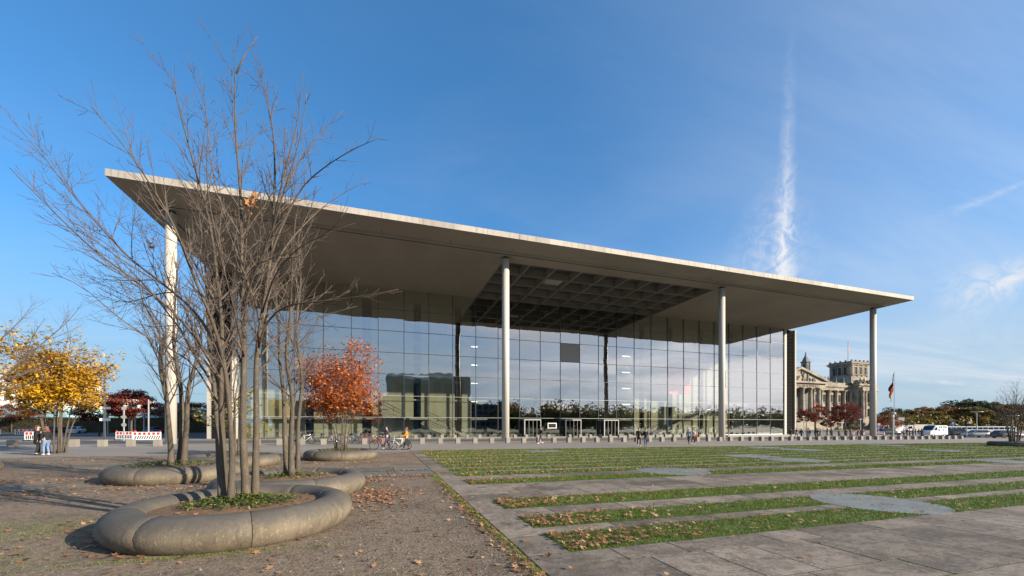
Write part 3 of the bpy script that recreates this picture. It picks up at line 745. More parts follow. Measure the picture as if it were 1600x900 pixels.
# moss and grass in the joints of the nearest slabs
for s_ in slabs[:330]:
    if rng.random() < .45:
        n = int(160*(s_[1]-s_[0])*rng.uniform(.2,1)); c_ = rng.uniform(s_[0],s_[1]); u = np.clip(nrs.normal(c_, .45, n), s_[0], s_[1]); gu.append(u); gv.append(np.full(n, s_[2]) + nrs.normal(0,.009,n)); gh.append(nrs.gamma(4,.0028,n)); gw.append(np.full(n,.003))
    if rng.random() < .4:
        n = int(130*(s_[3]-s_[2])*rng.uniform(.2,1)); gu.append(np.full(n, s_[0]) + nrs.normal(0,.009,n)); gv.append(nrs.uniform(s_[2],s_[3],n)); gh.append(nrs.gamma(4,.0028,n)); gw.append(np.full(n,.003))
# tufts along the slab edge and thin patches on the gravel
n = 5200; v = nrs.uniform(4,15,n); u = 1.87 - np.abs(nrs.normal(0,.10,n)); gu.append(u); gv.append(v); gh.append(nrs.gamma(5,.006,n)); gw.append(np.full(n,.0035))
for (cu,cv_,su,sv,n) in ((-4.6,5.0,.9,.35,4200),(-2.6,4.7,.7,.25,2600),(-5.8,8.9,.9,.6,3600),(-.4,4.6,.6,.3,1800),(-4.9,6.5,.5,.5,2200),(-7.5,7.5,1.1,.7,3000),(-2.4,6.5,.9,.05,1500)):
    u, v = nrs.normal(cu,su,n), nrs.normal(cv_,sv,n); k = ~inplanter(u,v,1.72) & (u < 1.85); gu.append(u[k]); gv.append(v[k]); gh.append(nrs.gamma(5,.0035,k.sum())); gw.append(np.full(k.sum(),.003))
gu, gv, gh, gw = map(np.concatenate, (gu, gv, gh, gw))
tag(blades('grass', gu, gv, gh, gw, .01, 'grass'), 'short green grass growing in strips between the slabs', 'grass', kind='stuff')
def cover(cu, cv_, su, sv, n, h):              # the ground cover round the stems
    u, v = nrs.normal(cu,su,n), nrs.normal(cv_,sv,n)
    d2 = ((u-cu)/su)**2 + ((v-cv_)/sv)**2; k = d2 < 5; u, v, d2 = u[k], v[k], d2[k]
    return np.stack([u, v, gz(cu) + .44 + nrs.uniform(0,1,len(u))*h*np.exp(-d2/3)], -1)
P = np.concatenate([cover(-2.35,8.15,.42,.30,1900,.16), cover(-2.3,11.9,.4,.28,700,.16), cover(-6.5,16.0,.75,.55,1500,.22), cover(-6.3,20.6,.6,.5,500,.18), cover(-2.1,23.3,.5,.45,700,.2), cover(62,22.9,.6,.5,200,.2)])
tag(scatter('ground_cover', P, nrs.uniform(.022,.05,len(P)), kite, 'ivy', .7), 'low green ground cover growing round the tree stems in the planters', 'ground cover', kind='stuff')

# ------------------------------------------------------------------ trees
def resample(pts, step):
    out = [Vector(pts[0])]
    for a, b in zip(pts[:-1], pts[1:]):
        a, b = Vector(a), Vector(b); n = max(1, int((b-a).length/step))
        for k in range(1, n+1): out.append(a.lerp(b, k/n))
    # round off the corners
    for _ in range(2): out = [out[0]] + [out[i-1]*.25 + out[i]*.5 + out[i+1]*.25 for i in range(1, len(out)-1)] + [out[-1]]
    return out
class Tree:
    def __init__(s, seed, spacing=.26, wob=.06, minlen=.14, maxlvl=3, up=.10, sides=(7,5,4,3), tips=False):
        s.r = random.Random(seed); s.sp = spacing; s.wob = wob; s.minlen = minlen; s.maxlvl = maxlvl; s.up = up; s.sides = sides
        s.stems, s.crown = [], MB(); s.tips = []
    def rv(s): return Vector((s.r.gauss(0,1), s.r.gauss(0,1), s.r.gauss(0,1)))
    def shoot(s, p, d, L, r, lvl):
        n = max(2, int(L/.16)) if lvl < 3 else 2
        if lvl == 1: n = max(3, int(L/.22))
        pts, rad = [p.copy()], [r]; d = d.normalized()
        for k in range(n):
            d = (d + s.rv()*s.wob + Vector((0,0,s.up*(1 if lvl < 3 else .6)/n*3))).normalized()
            p = p + d*(L/n); pts.append(p.copy()); rad.append(max(r*(1-.78*(k+1)/n), .0026))
        s.crown.tube(pts, rad, s.sides[min(lvl, 3)], cap=False)
        s.sprout(pts, rad, L, lvl)
        s.tips.append((pts[-1], lvl))
        if lvl >= 2: s.tips.append((pts[len(pts)//2], lvl))
    def sprout(s, pts, rad, L, lvl, t0=.22, scale=1.0):
        if lvl >= s.maxlvl: return
        sp = s.sp*(1.35 if lvl == 0 else (1.0 if lvl == 1 else .62)); total = sum((b-a).length for a, b in zip(pts[:-1], pts[1:]))
        pos = total*t0*s.r.uniform(.8,1.2); acc = 0; ax = s.r.uniform(0, 6.28)
        for i in range(len(pts)-1):
            seg = (pts[i+1]-pts[i]).length
            while pos < acc + seg and pos < total*.985:
                f = (pos-acc)/seg; p = pts[i].lerp(pts[i+1], f); t = pos/total; rr = rad[i]*(1-f) + rad[i+1]*f
                d = (pts[i+1]-pts[i]).normalized(); ax += math.pi/2 + s.r.uniform(-.4,.4)
                o = d.orthogonal().normalized(); o.rotate(Matrix.Rotation(ax, 3, d))
                for sg in ((1,-1) if s.r.random() < (.35 if lvl == 0 else .55) else (1,)):
                    ang = R(s.r.uniform(24,46)); nd = d*math.cos(ang) + o*sg*math.sin(ang)
                    nl = (total*(.30*(1-t)+.10) if lvl == 0 else total*(.42*(1-t)+.13))*s.r.uniform(.55,1.25)*scale
                    nl = min(nl, 2.4)
                    if nl > s.minlen: s.shoot(p, nd, nl, min(rr*.62, .004+nl*.009), lvl+1)
                pos += sp*s.r.uniform(.6,1.5)
            acc += seg
    def stem(s, pts, r0, r1, side_from=.22, thick=True, scale=1.0):
        q = resample(pts, .22); n = len(q)
        a_ = [s.r.uniform(0,6.28) for _ in range(4)]
        q = [p + Vector((math.sin(i*.55+a_[0])*.012+math.sin(i*.23+a_[1])*.02, math.sin(i*.5+a_[2])*.012+math.sin(i*.21+a_[3])*.02, 0))*min(1, i/3) for i, p in enumerate(q)]
        r1 = min(r1, .004); rad = [r0 + (r1-r0)*(i/(n-1))**.72 for i in range(n)]
        if thick:
            rad[0] *= 1.35; rad[1] *= 1.12
            mb = MB(); mb.tube(q, rad, 9 if r0 > .04 else 6); s.stems.append(mb)
        else: s.crown.tube(q, rad, 6)
        s.sprout(q, rad, None, 0 if thick else 1 if r0 < .015 else 0, side_from, scale)
    def finish(s, root, leaf=None, leaf_fn=None, crown_name='crown'):
        for mb in s.stems: mb.build('trunk', M['bark'], root, True)
        br = s.crown.build('branches' if leaf else crown_name, M['twig'], root, True)
        if leaf:
            P, S = leaf_fn(s.tips)
            scatter('crown', P, S, kite if len(P) > 2600 else maple, leaf, .7, root)

BIG_STEMS = [
    (0.075, 0.012, [(0.07, -0.02, 0.40), (0.07, -0.02, 1.51), (0.03, 0.04, 2.56), (-0.02, 0.11, 3.97), (-0.08, 0.13, 5.62), (-0.12, 0.2, 6.83), (-0.14, 0.2, 8.0), (-0.2, 0.28, 8.85)]),
    (0.07, 0.012, [(0.19, 0.1, 0.40), (0.18, 0.15, 1.5), (0.21, 0.19, 3.06), (0.27, 0.23, 4.03), (0.37, 0.25, 4.9), (0.45, 0.27, 5.78), (0.44, 0.33, 6.79), (0.38, 0.4, 7.69), (0.2, 0.57, 8.85)]),
    (0.066, 0.012, [(-0.24, -0.03, 0.40), (-0.24, -0.08, 1.52), (-0.28, -0.12, 2.76), (-0.27, -0.18, 3.65), (-0.29, -0.27, 4.5), (-0.34, -0.42, 5.25), (-0.51, -0.46, 5.89), (-0.63, -0.53, 6.54), (-0.77, -0.59, 7.44)]),
    (0.06, 0.01, [(-0.1, -0.23, 0.40), (-0.05, -0.35, 1.52), (-0.05, -0.41, 2.29), (-0.06, -0.56, 2.92), (-0.19, -0.68, 3.53), (-0.4, -0.82, 4.08), (-0.6, -0.96, 4.85), (-0.93, -1.01, 5.47), (-1.11, -1.11, 5.83), (-1.54, -1.07, 6.31)]),
    (0.055, 0.01, [(-0.40, 0.30, 0.40), (-0.50, 0.5, 1.5), (-0.72, 0.85, 2.62), (-0.95, 1.2, 3.95), (-1.15, 1.6, 5.38), (-1.3, 1.8, 6.85), (-1.5, 2.0, 8.0)]),
]
BIG_LIMBS = [
    (0.035, 0.006, [(-0.28, -0.12, 2.98), (-0.62, 0.1, 3.63), (-0.98, 0.32, 4.03), (-1.65, 0.7, 4.56), (-2.13, 1.01, 4.92), (-2.74, 1.32, 5.63), (-3.32, 1.61, 6.36), (-3.75, 1.8, 6.9), (-4.45, 2.09, 7.74)]),
    (0.033, 0.006, [(-0.32, -0.11, 2.65), (-0.57, -0.34, 3.26), (-0.83, -0.57, 3.71), (-1.21, -0.66, 4.02), (-1.76, -0.69, 4.44), (-2.23, -0.64, 4.98), (-2.68, -0.6, 5.51)]),
    (0.03, 0.006, [(-0.72, 0.8, 2.59), (-1.39, 1.3, 3.67), (-2.28, 2.01, 4.64), (-3.25, 2.64, 5.65), (-4.26, 3.18, 6.24)]),
    (0.03, 0.006, [(0.21, 0.19, 3.24), (0.39, -0.02, 3.74), (0.77, -0.36, 3.94), (1.34, -0.76, 3.92), (1.99, -1.18, 3.93), (2.68, -1.51, 4.03)]),
    (0.032, 0.006, [(0.37, 0.25, 4.9), (0.65, -0.0, 5.55), (0.97, -0.21, 6.21), (1.53, -0.61, 6.48), (1.97, -0.86, 6.64), (2.4, -1.1, 6.74)]),
    (0.03, 0.006, [(0.31, 0.21, 4.4), (0.67, 0.41, 5.38), (1.17, 0.57, 6.17), (1.71, 0.6, 6.68), (2.09, 0.58, 6.94)]),
    (0.028, 0.006, [(-0.01, 0.11, 3.74), (0.29, -0.41, 4.41), (0.69, -0.96, 4.89), (0.97, -1.37, 5.44), (1.2, -1.66, 6.0), (1.31, -1.8, 6.69)]),
    (0.026, 0.006, [(0.45, 0.27, 5.78), (0.68, 0.09, 6.57), (0.93, -0.09, 7.34), (1.04, -0.23, 8.21)]),
    (0.026, 0.006, [(-0.1, 0.14, 4.92), (-0.54, 0.7, 6.08), (-0.9, 1.14, 7.4), (-1.08, 1.41, 8.47), (-1.4, 1.62, 9.22)]),
    (0.026, 0.006, [(0.45, 0.27, 5.9), (0.69, 0.62, 6.89), (1.14, 0.79, 7.81), (1.63, 0.84, 8.51)]),
    (0.02, 0.005, [(-0.14, 0.2, 8.25), (-0.07, 0.23, 8.59), (0.17, 0.26, 9.08)]),
    (0.026, 0.006, [(0.22, 0.24, 3.07), (0.47, 0.58, 3.64), (1.01, 0.83, 4.01), (1.89, 0.75, 4.33)]),
    (0.024, 0.006, [(-0.31, -0.32, 3.94), (-0.81, 0.06, 4.79), (-1.45, 0.48, 5.68), (-1.95, 0.74, 6.68), (-2.12, 0.8, 7.38)]),
    (0.024, 0.006, [(-0.55, 0.6, 2.2), (-0.81, 0.06, 2.98), (-1.14, -0.26, 3.13), (-1.56, -0.44, 3.47), (-1.99, -0.51, 4.01), (-2.29, -0.51, 4.07)]),
    (0.024, 0.006, [(0.27, 0.22, 3.9), (0.66, -0.74, 4.3), (1.16, -1.43, 4.55), (1.67, -1.91, 4.61), (1.92, -2.2, 4.88)]),
    (0.024, 0.006, [(0.02, 0.06, 3.02), (0.13, -0.78, 3.74), (0.14, -1.41, 4.32), (0.12, -1.83, 5.03), (0.28, -2.2, 5.69)]),
]
T1 = Tree(3, spacing=.225, wob=.075, minlen=.10)
for r0, r1, p in BIG_STEMS: T1.stem(p, r0, r1, .26, scale=.70)
for r0, r1, p in BIG_LIMBS: T1.stem(p, r0*.8, r1, .22, False, scale=.85)
root = empty('bare_tree', (-2.4,8.3,gz(-2.4)), 0, 'tall bare multi-stemmed tree rising from the foreground ring planter', 'tree', 'trees in ring planters')
T1.finish(root)
for p, s_ in (((.08,-.25,5.75),.085),((.16,-.2,5.9),.08),((.12,-.22,5.62),.075),((-1.25,.2,5.3),.08),((-1.3,.25,5.22),.07)):  # the last clinging leaves
    pass
M['orangeleaf'] = leafy('ochre_leaf', [(.42,.20,.07),(.55,.26,.09),(.36,.13,.07)], .6, .3)
tl = np.array([(.1,-.04,5.8),(.18,-.03,5.9),(.24,-.02,5.75),(.12,.0,6.05),(-1.6,.66,5.2),(.16,-.02,5.75),(.22,0,5.98),(.14,.02,5.66),(.2,-.05,5.83),(-1.62,.62,5.1),(-1.66,.66,5.16),(-1.58,.6,5.02),(-1.75,.72,4.85),(.3,.05,3.3),(-.5,.1,3.4)])
scatter('clinging_leaves', tl, np.full(len(tl), .088), maple, 'orangeleaf', 1.2, root)

def fan_tree(seed, nst, H, spread, r0, spacing, base=.25, bend=.5, scale=.62, lean=(0,0), maxlvl=3, minlen=.16):
    t = Tree(seed, spacing=spacing, maxlvl=maxlvl, minlen=minlen)
    for k in range(nst):
        a = 2*math.pi*(k + t.r.uniform(-.3,.3))/nst; f = t.r.uniform(.45,1.0) if k else .12
        hx = H*t.r.uniform(.78,1.0) if k else H
        pts = []
        for q in range(7):
            s_ = q/6; rad = base*(.5+.5*f) + spread*f*(s_**(1.0+bend))
            pts.append((math.cos(a)*rad + lean[0]*s_ + t.r.gauss(0,.03)*q, math.sin(a)*rad + lean[1]*s_ + t.r.gauss(0,.03)*q, -.03 + hx*s_*(1-.12*f*s_)))
        t.stem(pts, r0*t.r.uniform(.75,1.1), .008, .3, scale=scale)
    return t
t = fan_tree(21, 3, 7.9, 1.9, .085, .25, .22, .6, .85)
root = empty('bare_tree', (-2.3,12.0,gz(-2.3)+.42), .6, 'bare tree in the second ring planter, its twigs crossing the orange red tree', 'tree', 'trees in ring planters'); t.finish(root)
t = fan_tree(22, 4, 8.2, 2.2, .10, .28, .28, .7, .95)
root = empty('bare_tree', (-6.5,16.1,gz(-6.5)+.42), 1.1, 'bare tree with forking trunk in the left ring planter, in front of the left column', 'tree', 'trees in ring planters'); t.finish(root)
t = fan_tree(23, 4, 7.2, 1.9, .06, .4, .4, .5, .8)
root = empty('sparse_tree', (-6.3,20.6,gz(-6.3)+.42), .2, 'thin tree with few yellow green leaves low down, behind the foreground trunks', 'tree', 'trees in ring planters')
def low_leaves(tips):
    c = [p for p, l in tips if p.z < 2.9 and l >= 2]; c = c[:260]
    P = np.array([tuple(p + Vector((rng.gauss(0,.06), rng.gauss(0,.06), rng.gauss(0,.06)))) for p in c for _ in range(2)] or [(0,0,1)]); return P, nrs.uniform(.06,.10,len(P))
t2 = t
for k in range(7):
    a = k*.9; t2.shoot(Vector((.2*math.cos(a), .2*math.sin(a), .5+.2*k)), Vector((math.cos(a), math.sin(a), .35)), 1.5, .014, 1)
M['yellowgreen'] = leafy('yellow_green_leaf', [(.30,.27,.03),(.22,.22,.03),(.45,.34,.04),(.16,.17,.03)], .5, .35)
t2.finish(root, 'yellowgreen', low_leaves)
t = fan_tree(24, 8, 7.8, 4.4, .07, .3, .3, .1, 1.0, lean=(.6,-.3))
root = empty('bare_tree', (-14.9,18.9,0), 0, 'bare tree reaching into the picture from its left edge', 'tree', 'trees in ring planters')
root.location = (-14.9, 18.9, gz(-15)+.42); t.finish(root)

def crown_leaves(n, band, jit, size, dens=None):
    def fn(tips):
        c = [p for p, l in tips if l >= 1 and band[0] < p.z < band[1]]
        P = []
        for _ in range(n):
            p = c[rng.randrange(len(c))]
            if dens and rng.random() > dens(p): continue
            P.append((p.x + rng.gauss(0,jit), p.y + rng.gauss(0,jit), p.z + rng.gauss(0,jit*.8)))
        P = np.array(P); return P, nrs.uniform(size[0], size[1], len(P))
    return fn
t = fan_tree(31, 9, 8.6, 2.6, .07, .5, .45, .55, 1.15, maxlvl=2)
for k in range(26):
    a = k*2.4; t.shoot(Vector((.5*math.cos(a), .5*math.sin(a), 2.3 + .13*k)), Vector((math.cos(a), math.sin(a), .32)), 1.9 - .025*k, .02, 1)
root = empty('yellow_tree', (-19.2,32.2,gz(-19)), 0, 'multi-stemmed tree with bright yellow leaves on the gravel at the left', 'tree'); root.scale = (.95,.95,1.04)
t.finish(root, 'yellow', crown_leaves(24000, (2.1,7.4), .21, (.085,.165), lambda p: min(1, max(.06, (7.2-p.z)/3.4))*(.4+.6*(math.sin(p.x*2.6)*math.sin(p.y*2.4+1)*math.sin(p.z*2.8) > -.15))))
t = fan_tree(32, 9, 5.8, 2.0, .045, .34, .28, .5, 1.1, maxlvl=2)
for k in range(18):
    a = k*2.4; t.shoot(Vector((.2*math.cos(a), .2*math.sin(a), 1.7 + .12*k)), Vector((math.cos(a), math.sin(a), .45)), 1.7, .014, 1)
root = empty('orange_red_tree', (-2.1,23.3,gz(-2)+.42), 0, 'small tree with orange red leaves in the far ring planter, before the glass front', 'tree', 'trees in ring planters')
t.finish(root, 'orange', crown_leaves(14500, (1.2,6.6), .22, (.06,.12), lambda p: .35 + .65*(math.sin(p.x*4+1)*math.sin(p.y*4)*math.sin(p.z*3.3) > -.12)))
t = fan_tree(33, 9, 7.4, 2.0, .08, .30, .4, .6, 1.1, maxlvl=3)
root = empty('bare_tree', (62.0,22.9,gz(62)+.3), 0, 'bare multi-stemmed tree in the dark planter at the right edge', 'tree', 'trees in ring planters'); root.scale = (.86,.86,.88)
t.finish(root)

def clump_crown(seed, rx, rz, zc, n_clump, n_leaf, size, flat=.6):   # crown of leaf clumps around a centre
    rs = np.random.RandomState(seed); P = []
    for k in range(n_clump):
        d = rs.normal(size=3); d /= np.linalg.norm(d); d[2] = d[2]*.9 + .05
        rr = rs.uniform(.35,1.0)**.6; c = np.array([d[0]*rx*rr, d[1]*rx*rr, zc + d[2]*rz*rr]); cr = rs.uniform(.16,.34)*rx
        q = rs.normal(size=(n_leaf,3)); q /= np.linalg.norm(q,axis=1)[:,None]; q *= rs.uniform(.4,1.05,(n_leaf,1))*cr; q[:,2] *= flat; P.append(c+q)
    P = np.concatenate(P); return P, rs.uniform(size[0], size[1], len(P))
def street_tree(name, loc, label, leaf, H, rx, seed, trunk_h, size, n_clump=44, n_leaf=110, group=None, flat=.6):
    root = empty(name, (loc[0], loc[1], gz(loc[0])), seed, label, 'tree', group)
    mb = MB(); q = [Vector((0,0,-.1)), Vector((.05,.02,trunk_h*.6)), Vector((0,.05,trunk_h)), Vector((.1,0,H*.85))]
    mb.tube(q, [.05*H**.6, .042*H**.6, .035*H**.6, .02], 7)
    tr = random.Random(seed)
    for k in range(9):
        a = k*2.4 + seed; z = trunk_h*.95 + (H-trunk_h)*.5*k/9
        e = Vector((math.cos(a)*rx*.75, math.sin(a)*rx*.75, z + (H-trunk_h)*tr.uniform(.2,.45)))
        mb.tube([Vector((0,.03,z)), Vector((e.x*.5,e.y*.5,(z+e.z)/2-.05)), e], [.05,.03,.008], 5)
    mb.build('trunk', M['bark'], root, True)
    rz = (H-trunk_h)/2; P, S = clump_crown(seed, rx, rz, trunk_h + rz*.95, n_clump, n_leaf, size, flat)
    scatter('crown', P, S, kite, leaf, .8, root)
    return root
G = 'dark red trees by the street'
street_tree('dark_red_tree', (-33.5,69.8), 'wide dark red tree on the left, behind the round traffic signs', 'darkred', 6.8, 3.5, 41, 2.5, (.12,.22), 80, 120, G, .4)
street_tree('dark_red_tree', (-41.9,78.9), 'dark red tree partly behind the yellow tree, right of its crown', 'darkred', 5.2, 3.3, 42, 2.1, (.11,.2), 54, 110, G, .4)
street_tree('dark_red_tree', (-75,113.5), 'dark red tree showing beneath the yellow crown at far left', 'darkred', 6.2, 4.6, 43, 2.4, (.13,.24), 50, 110, G, .4)
street_tree('dark_red_tree', (-33.6,86.7), 'dark red tree between the left column and the corner pier', 'darkred', 6.2, 3.8, 44, 2.4, (.12,.22), 50, 110, G, .4)
street_tree('dark_red_tree', (-46.1,109.8), 'dark red tree behind the wide one, left of the left column', 'darkred', 7.4, 4.6, 45, 2.6, (.13,.24), 50, 110, G, .4)
street_tree('dark_red_tree', (104.0,76.5), 'thin dark red tree right beside the glass hall, half cut by its corner pier', 'darkred', 7.0, 2.4, 46, 2.9, (.12,.2), 34, 100, G)
street_tree('dark_red_tree', (103.6,71.3), 'dark red tree before the sandstone portico, left of two', 'darkred', 7.8, 2.9, 47, 2.9, (.12,.2), 56, 120, G)
street_tree('dark_red_tree', (107.6,70.3), 'low dark red tree between the two larger red trees before the sandstone palace', 'darkred', 4.9, 2.4, 48, 2.0, (.12,.2), 34, 100, G)
street_tree('dark_red_tree', (110.7,69.0), 'rounded dark red tree before the sandstone corner tower', 'darkred', 8.6, 3.2, 49, 3.0, (.12,.2), 60, 130, G)
street_tree('rust_red_tree', (136.3,73.2), 'rust red tree right of the last column', 'rust', 6.6, 3.2, 50, 1.0, (.14,.24), 40, 80)
street_tree('yellow_sapling', (115.7,69.8), 'little yellow green sapling under the rounded dark red tree', 'yellowgreen', 3.6, 1.2, 51, 1.4, (.10,.16), 14, 40)
street_tree('yellow_bush', (147.5,52.0), 'bright yellow little tree near the right edge', 'yellow', 4.8, 1.7, 52, 1.9, (.12,.2), 16, 50)
# the wood beyond the square, every crown its own tree
kinds = [('pine_tree','pine','dark green pine'),('autumn_tree','olive','olive green autumn tree'),('brown_tree','brown','brown autumn tree')]
wood = [(271,148,0,15),(283,152,0,14.5),(296,155,1,15),(320,171,0,20),(300,147,2,15),(345,178,0,19),(322,160,1,19),(303,143,1,16),(345,168,2,21),(322,150,2,19),(372,174,0,22),(345,157,1,22),(322,142,2,19),(372,163,0,27),(347,148,0,26),(322,134,1,20),(372,154,1,25),(348,139,0,24),(398,160,0,27),(373,145,1,24),(349,131,2,21),(400,151,2,24),(375,136,1,24),(350,122,2,21),(404,142,1,24),(380,126,2,22)]
side = ['behind the flagpole','right of the flagpole','above the white ambulance','above the dark parked car','behind the disc lamp','at the right edge']
protos = {}
for i, (u, v, k, H) in enumerate(wood):
    nm, leaf, what = kinds[k]
    lb = f"{('tall','slim','broad','low','wide')[i % 5]} {what}, {'front' if i % 3 == 2 else 'middle' if i % 3 == 1 else 'back'} of the wood {side[min(5, i*6//26)]}"
    if k not in protos:
        protos[k] = street_tree(nm, (u, v), lb, leaf, 18, 8.2, 60+k, 2.2, (.45,.95), 60, 90, 'trees of the wood beyond the square', .7)
        o = protos[k]
    else:
        o = copy_tree(protos[k]); o.location = (u, v, gz(u)); o['label'] = lb
    o.rotation_euler = (0, 0, i*1.3); f = H/18*.74; o.scale = (f*rng.uniform(.9,1.25), f*rng.uniform(.9,1.25), f)
# low scrub under the wood's edge and the wood mirrored in the glass front
def wood_mass(name, label, line, n, h, size, leaf, seed):
    rs = np.random.RandomState(seed); P = []
    for k in range(n):
        f = rs.uniform(0, len(line)-1.001); i = int(f); a, b = np.array(line[i]), np.array(line[i+1]); c = a + (b-a)*(f-i) + rs.normal(0,5,2)
        hh = h*rs.uniform(.6,1.15); q = rs.normal(size=(90,3)); q /= np.linalg.norm(q,axis=1)[:,None]; q *= rs.uniform(.3,1,(90,1))
        P.append(np.stack([c[0]+q[:,0]*h*.42, c[1]+q[:,1]*h*.42, gz(c[0]) + np.abs(hh*.5 + q[:,2]*hh*.52)], -1))
    P = np.concatenate(P); return tag(scatter(name, P, rs.uniform(size*.6,size*1.3,len(P)), kite, leaf, .9), label, 'wood', kind='stuff')
wood_mass('wood_edge', 'dark scrub along the foot of the wood beyond the parked cars', [(262,146),(300,138),(345,120),(400,115)], 60, 8, 1.1, 'olive', 5)
wood_mass('park_wood', 'distant autumn wood mirrored low in the glass front', [(62,-165),(150,-150),(260,-150),(420,-165),(620,-190)], 420, 17, 1.6, 'olive', 6)
wood_mass('park_pines', 'dark pines of the wood mirrored in the glass front', [(70,-180),(200,-175),(400,-190)], 120, 21, 1.6, 'pine', 8)
# clipped hedge at the left
rs = np.random.RandomState(3); n = 9000
A, B = np.array((-118.,126.)), np.array((-33.,103.)); f = rs.uniform(0,1,n); cc = A[None] + (B-A)[None]*f[:,None]; nn = np.array((.26,.965))
off = rs.uniform(-.8,.8,n); face = rs.uniform(0,1,n) < .6; off[face] = -.8 + rs.normal(0,.08,face.sum())
zz_ = rs.uniform(.05,3.0,n); top = rs.uniform(0,1,n) < .25; zz_[top] = 3.0 + rs.normal(0,.08,top.sum()); 
P = np.stack([cc[:,0]+nn[0]*off, cc[:,1]+nn[1]*off, zz_ + gzv(cc[:,0])], -1)
hr = empty('clipped_hedge', (-75.5,114.5,gz(-75)), 0, 'long clipped brown green hedge along the left street', 'hedge')
hm = MB(); hm.add([(A[0]-75.5*0+nn[0]*s, A[1]+nn[1]*s, z) for s in (-.7,.7) for z in (0,2.95)] + [(B[0]+nn[0]*s, B[1]+nn[1]*s, z) for s in (-.7,.7) for z in (0,2.95)], [(0,1,5,4),(2,6,7,3),(1,3,7,5),(0,2,3,1),(4,5,7,6)])
M['hedgecore'] = bsdf('hedge_core', (.035,.03,.015), .9)
hm.v = [(x+75.5, y-114.5, z) for x, y, z in hm.v]; hm.build('core', M['hedgecore'], hr)
P = P - np.array([[-75.5,114.5,gz(-75)]]); scatter('foliage', P, rs.uniform(.10,.24,n), kite, 'hedge', .9, hr)

# ------------------------------------------------------------------ bollards
mb = MB(); mb.box(-.225,.225,-.225,.225,-.1,.56,ch=.02); bol = mb.mesh('stone_bollard'); bol.materials.append(M['granite'])
def bollard(u, v, label, group):
    o = bpy.data.objects.new('stone_bollard', bol); col.objects.link(o); o.location = (u, v, gz(u)); o.rotation_euler = (0,0,rng.uniform(-.03,.03))
    o.scale = (1, 1, rng.uniform(.94,1.05)); tag(o, label, 'bollard', group)
BOL = []
for k in range(-2, 68):
    u = -27.0 + 1.815*k
    if k in (1, 6, 7, 8, 35) or k == -1: continue
    BOL.append((u, 41.0 + rng.uniform(-.04,.04), 'front'))
for k in range(0, 34):
    u = -1.0 + 1.815*k
    if k in (9, 15): continue
    BOL.append((u, 56.6, 'back'))

def across(u, v): return (.9505*u - .3107*v) / (.3107*u + .9505*v)      # how far right a thing stands as seen from the camera
ORD = ['nearest','second','third','fourth','fifth','sixth','seventh','eighth','ninth','tenth','eleventh','twelfth','thirteenth','fourteenth','fifteenth','sixteenth']
colx = [(across(u, 45.3), n) for u, n in ((-18.8,'leftmost'),(14.0,'second'),(46.8,'third'),(79.6,'rightmost'))]
for row in ('front', 'back'):
    L_ = sorted([b for b in BOL if b[2] == row]); xs = [across(b[0], b[1]) for b in L_]
    for b, x in zip(L_, xs):
        best = None
        for cx_, n in colx:
            cnt = sum(1 for q in xs if min(x, cx_) <= q <= max(x, cx_))
            if best is None or cnt < best[0]: best = (cnt, n, 'right' if x > cx_ else 'left')
        bollard(b[0], b[1], f"pale granite bollard of the {row} row, {ORD[best[0]-1]} one to the {best[2]} of the {best[1]} column", f'{row} row of bollards')

# ------------------------------------------------------------------ people
def skin(name, nodes, edges, mat, parent, sub=1, root=0):
    me = bpy.data.meshes.new(name); me.from_pydata([n[:3] for n in nodes], edges, [])
    o = bpy.data.objects.new(name, me); col.objects.link(o)
    sk = o.modifiers.new('skin', 'SKIN'); sk.use_smooth_shade = True
    for i, n in enumerate(nodes):
        r = n[3]; me.skin_vertices[0].data[i].radius = (r if isinstance(r, tuple) else (r, r))
        me.skin_vertices[0].data[i].use_root = (i == root)
    if sub:
        ss = o.modifiers.new('sub', 'SUBSURF'); ss.levels = sub; ss.render_levels = sub
    dg = bpy.context.evaluated_depsgraph_get(); ev = o.evaluated_get(dg)
    new = bpy.data.meshes.new_from_object(ev); o.modifiers.clear(); o.data = new; bpy.data.meshes.remove(me); new.name = name
    new.materials.clear(); new.materials.append(mat); new.polygons.foreach_set('use_smooth', [True]*len(new.polygons))
    o.parent = parent
    for s_ in o.material_slots: s_.link = 'OBJECT'
    o.material_slots[0].material = mat
    return o
cloth = {}
def cmat(c):
    if c not in cloth: cloth[c] = layered('cloth_%d' % len(cloth), c, .85, [(9, tuple(x*.6 for x in c), .45, .75, .6, U)])
    return cloth[c]
SKIN = bsdf('skin', (.50,.31,.23), .55); 
POSES = {
 'walk':  dict(fl=.30, fr=-.26, al=-.20, ar=.22, lz=.0, rz=.07),
 'walk2': dict(fl=-.22, fr=.24, al=.16, ar=-.14, lz=.05, rz=.0),
 'stand': dict(fl=.05, fr=-.04, al=.06, ar=.02, lz=0, rz=0),
 'push':  dict(fl=.22, fr=-.24, al=.46, ar=.44, lz=0, rz=.06, hold=True),
}
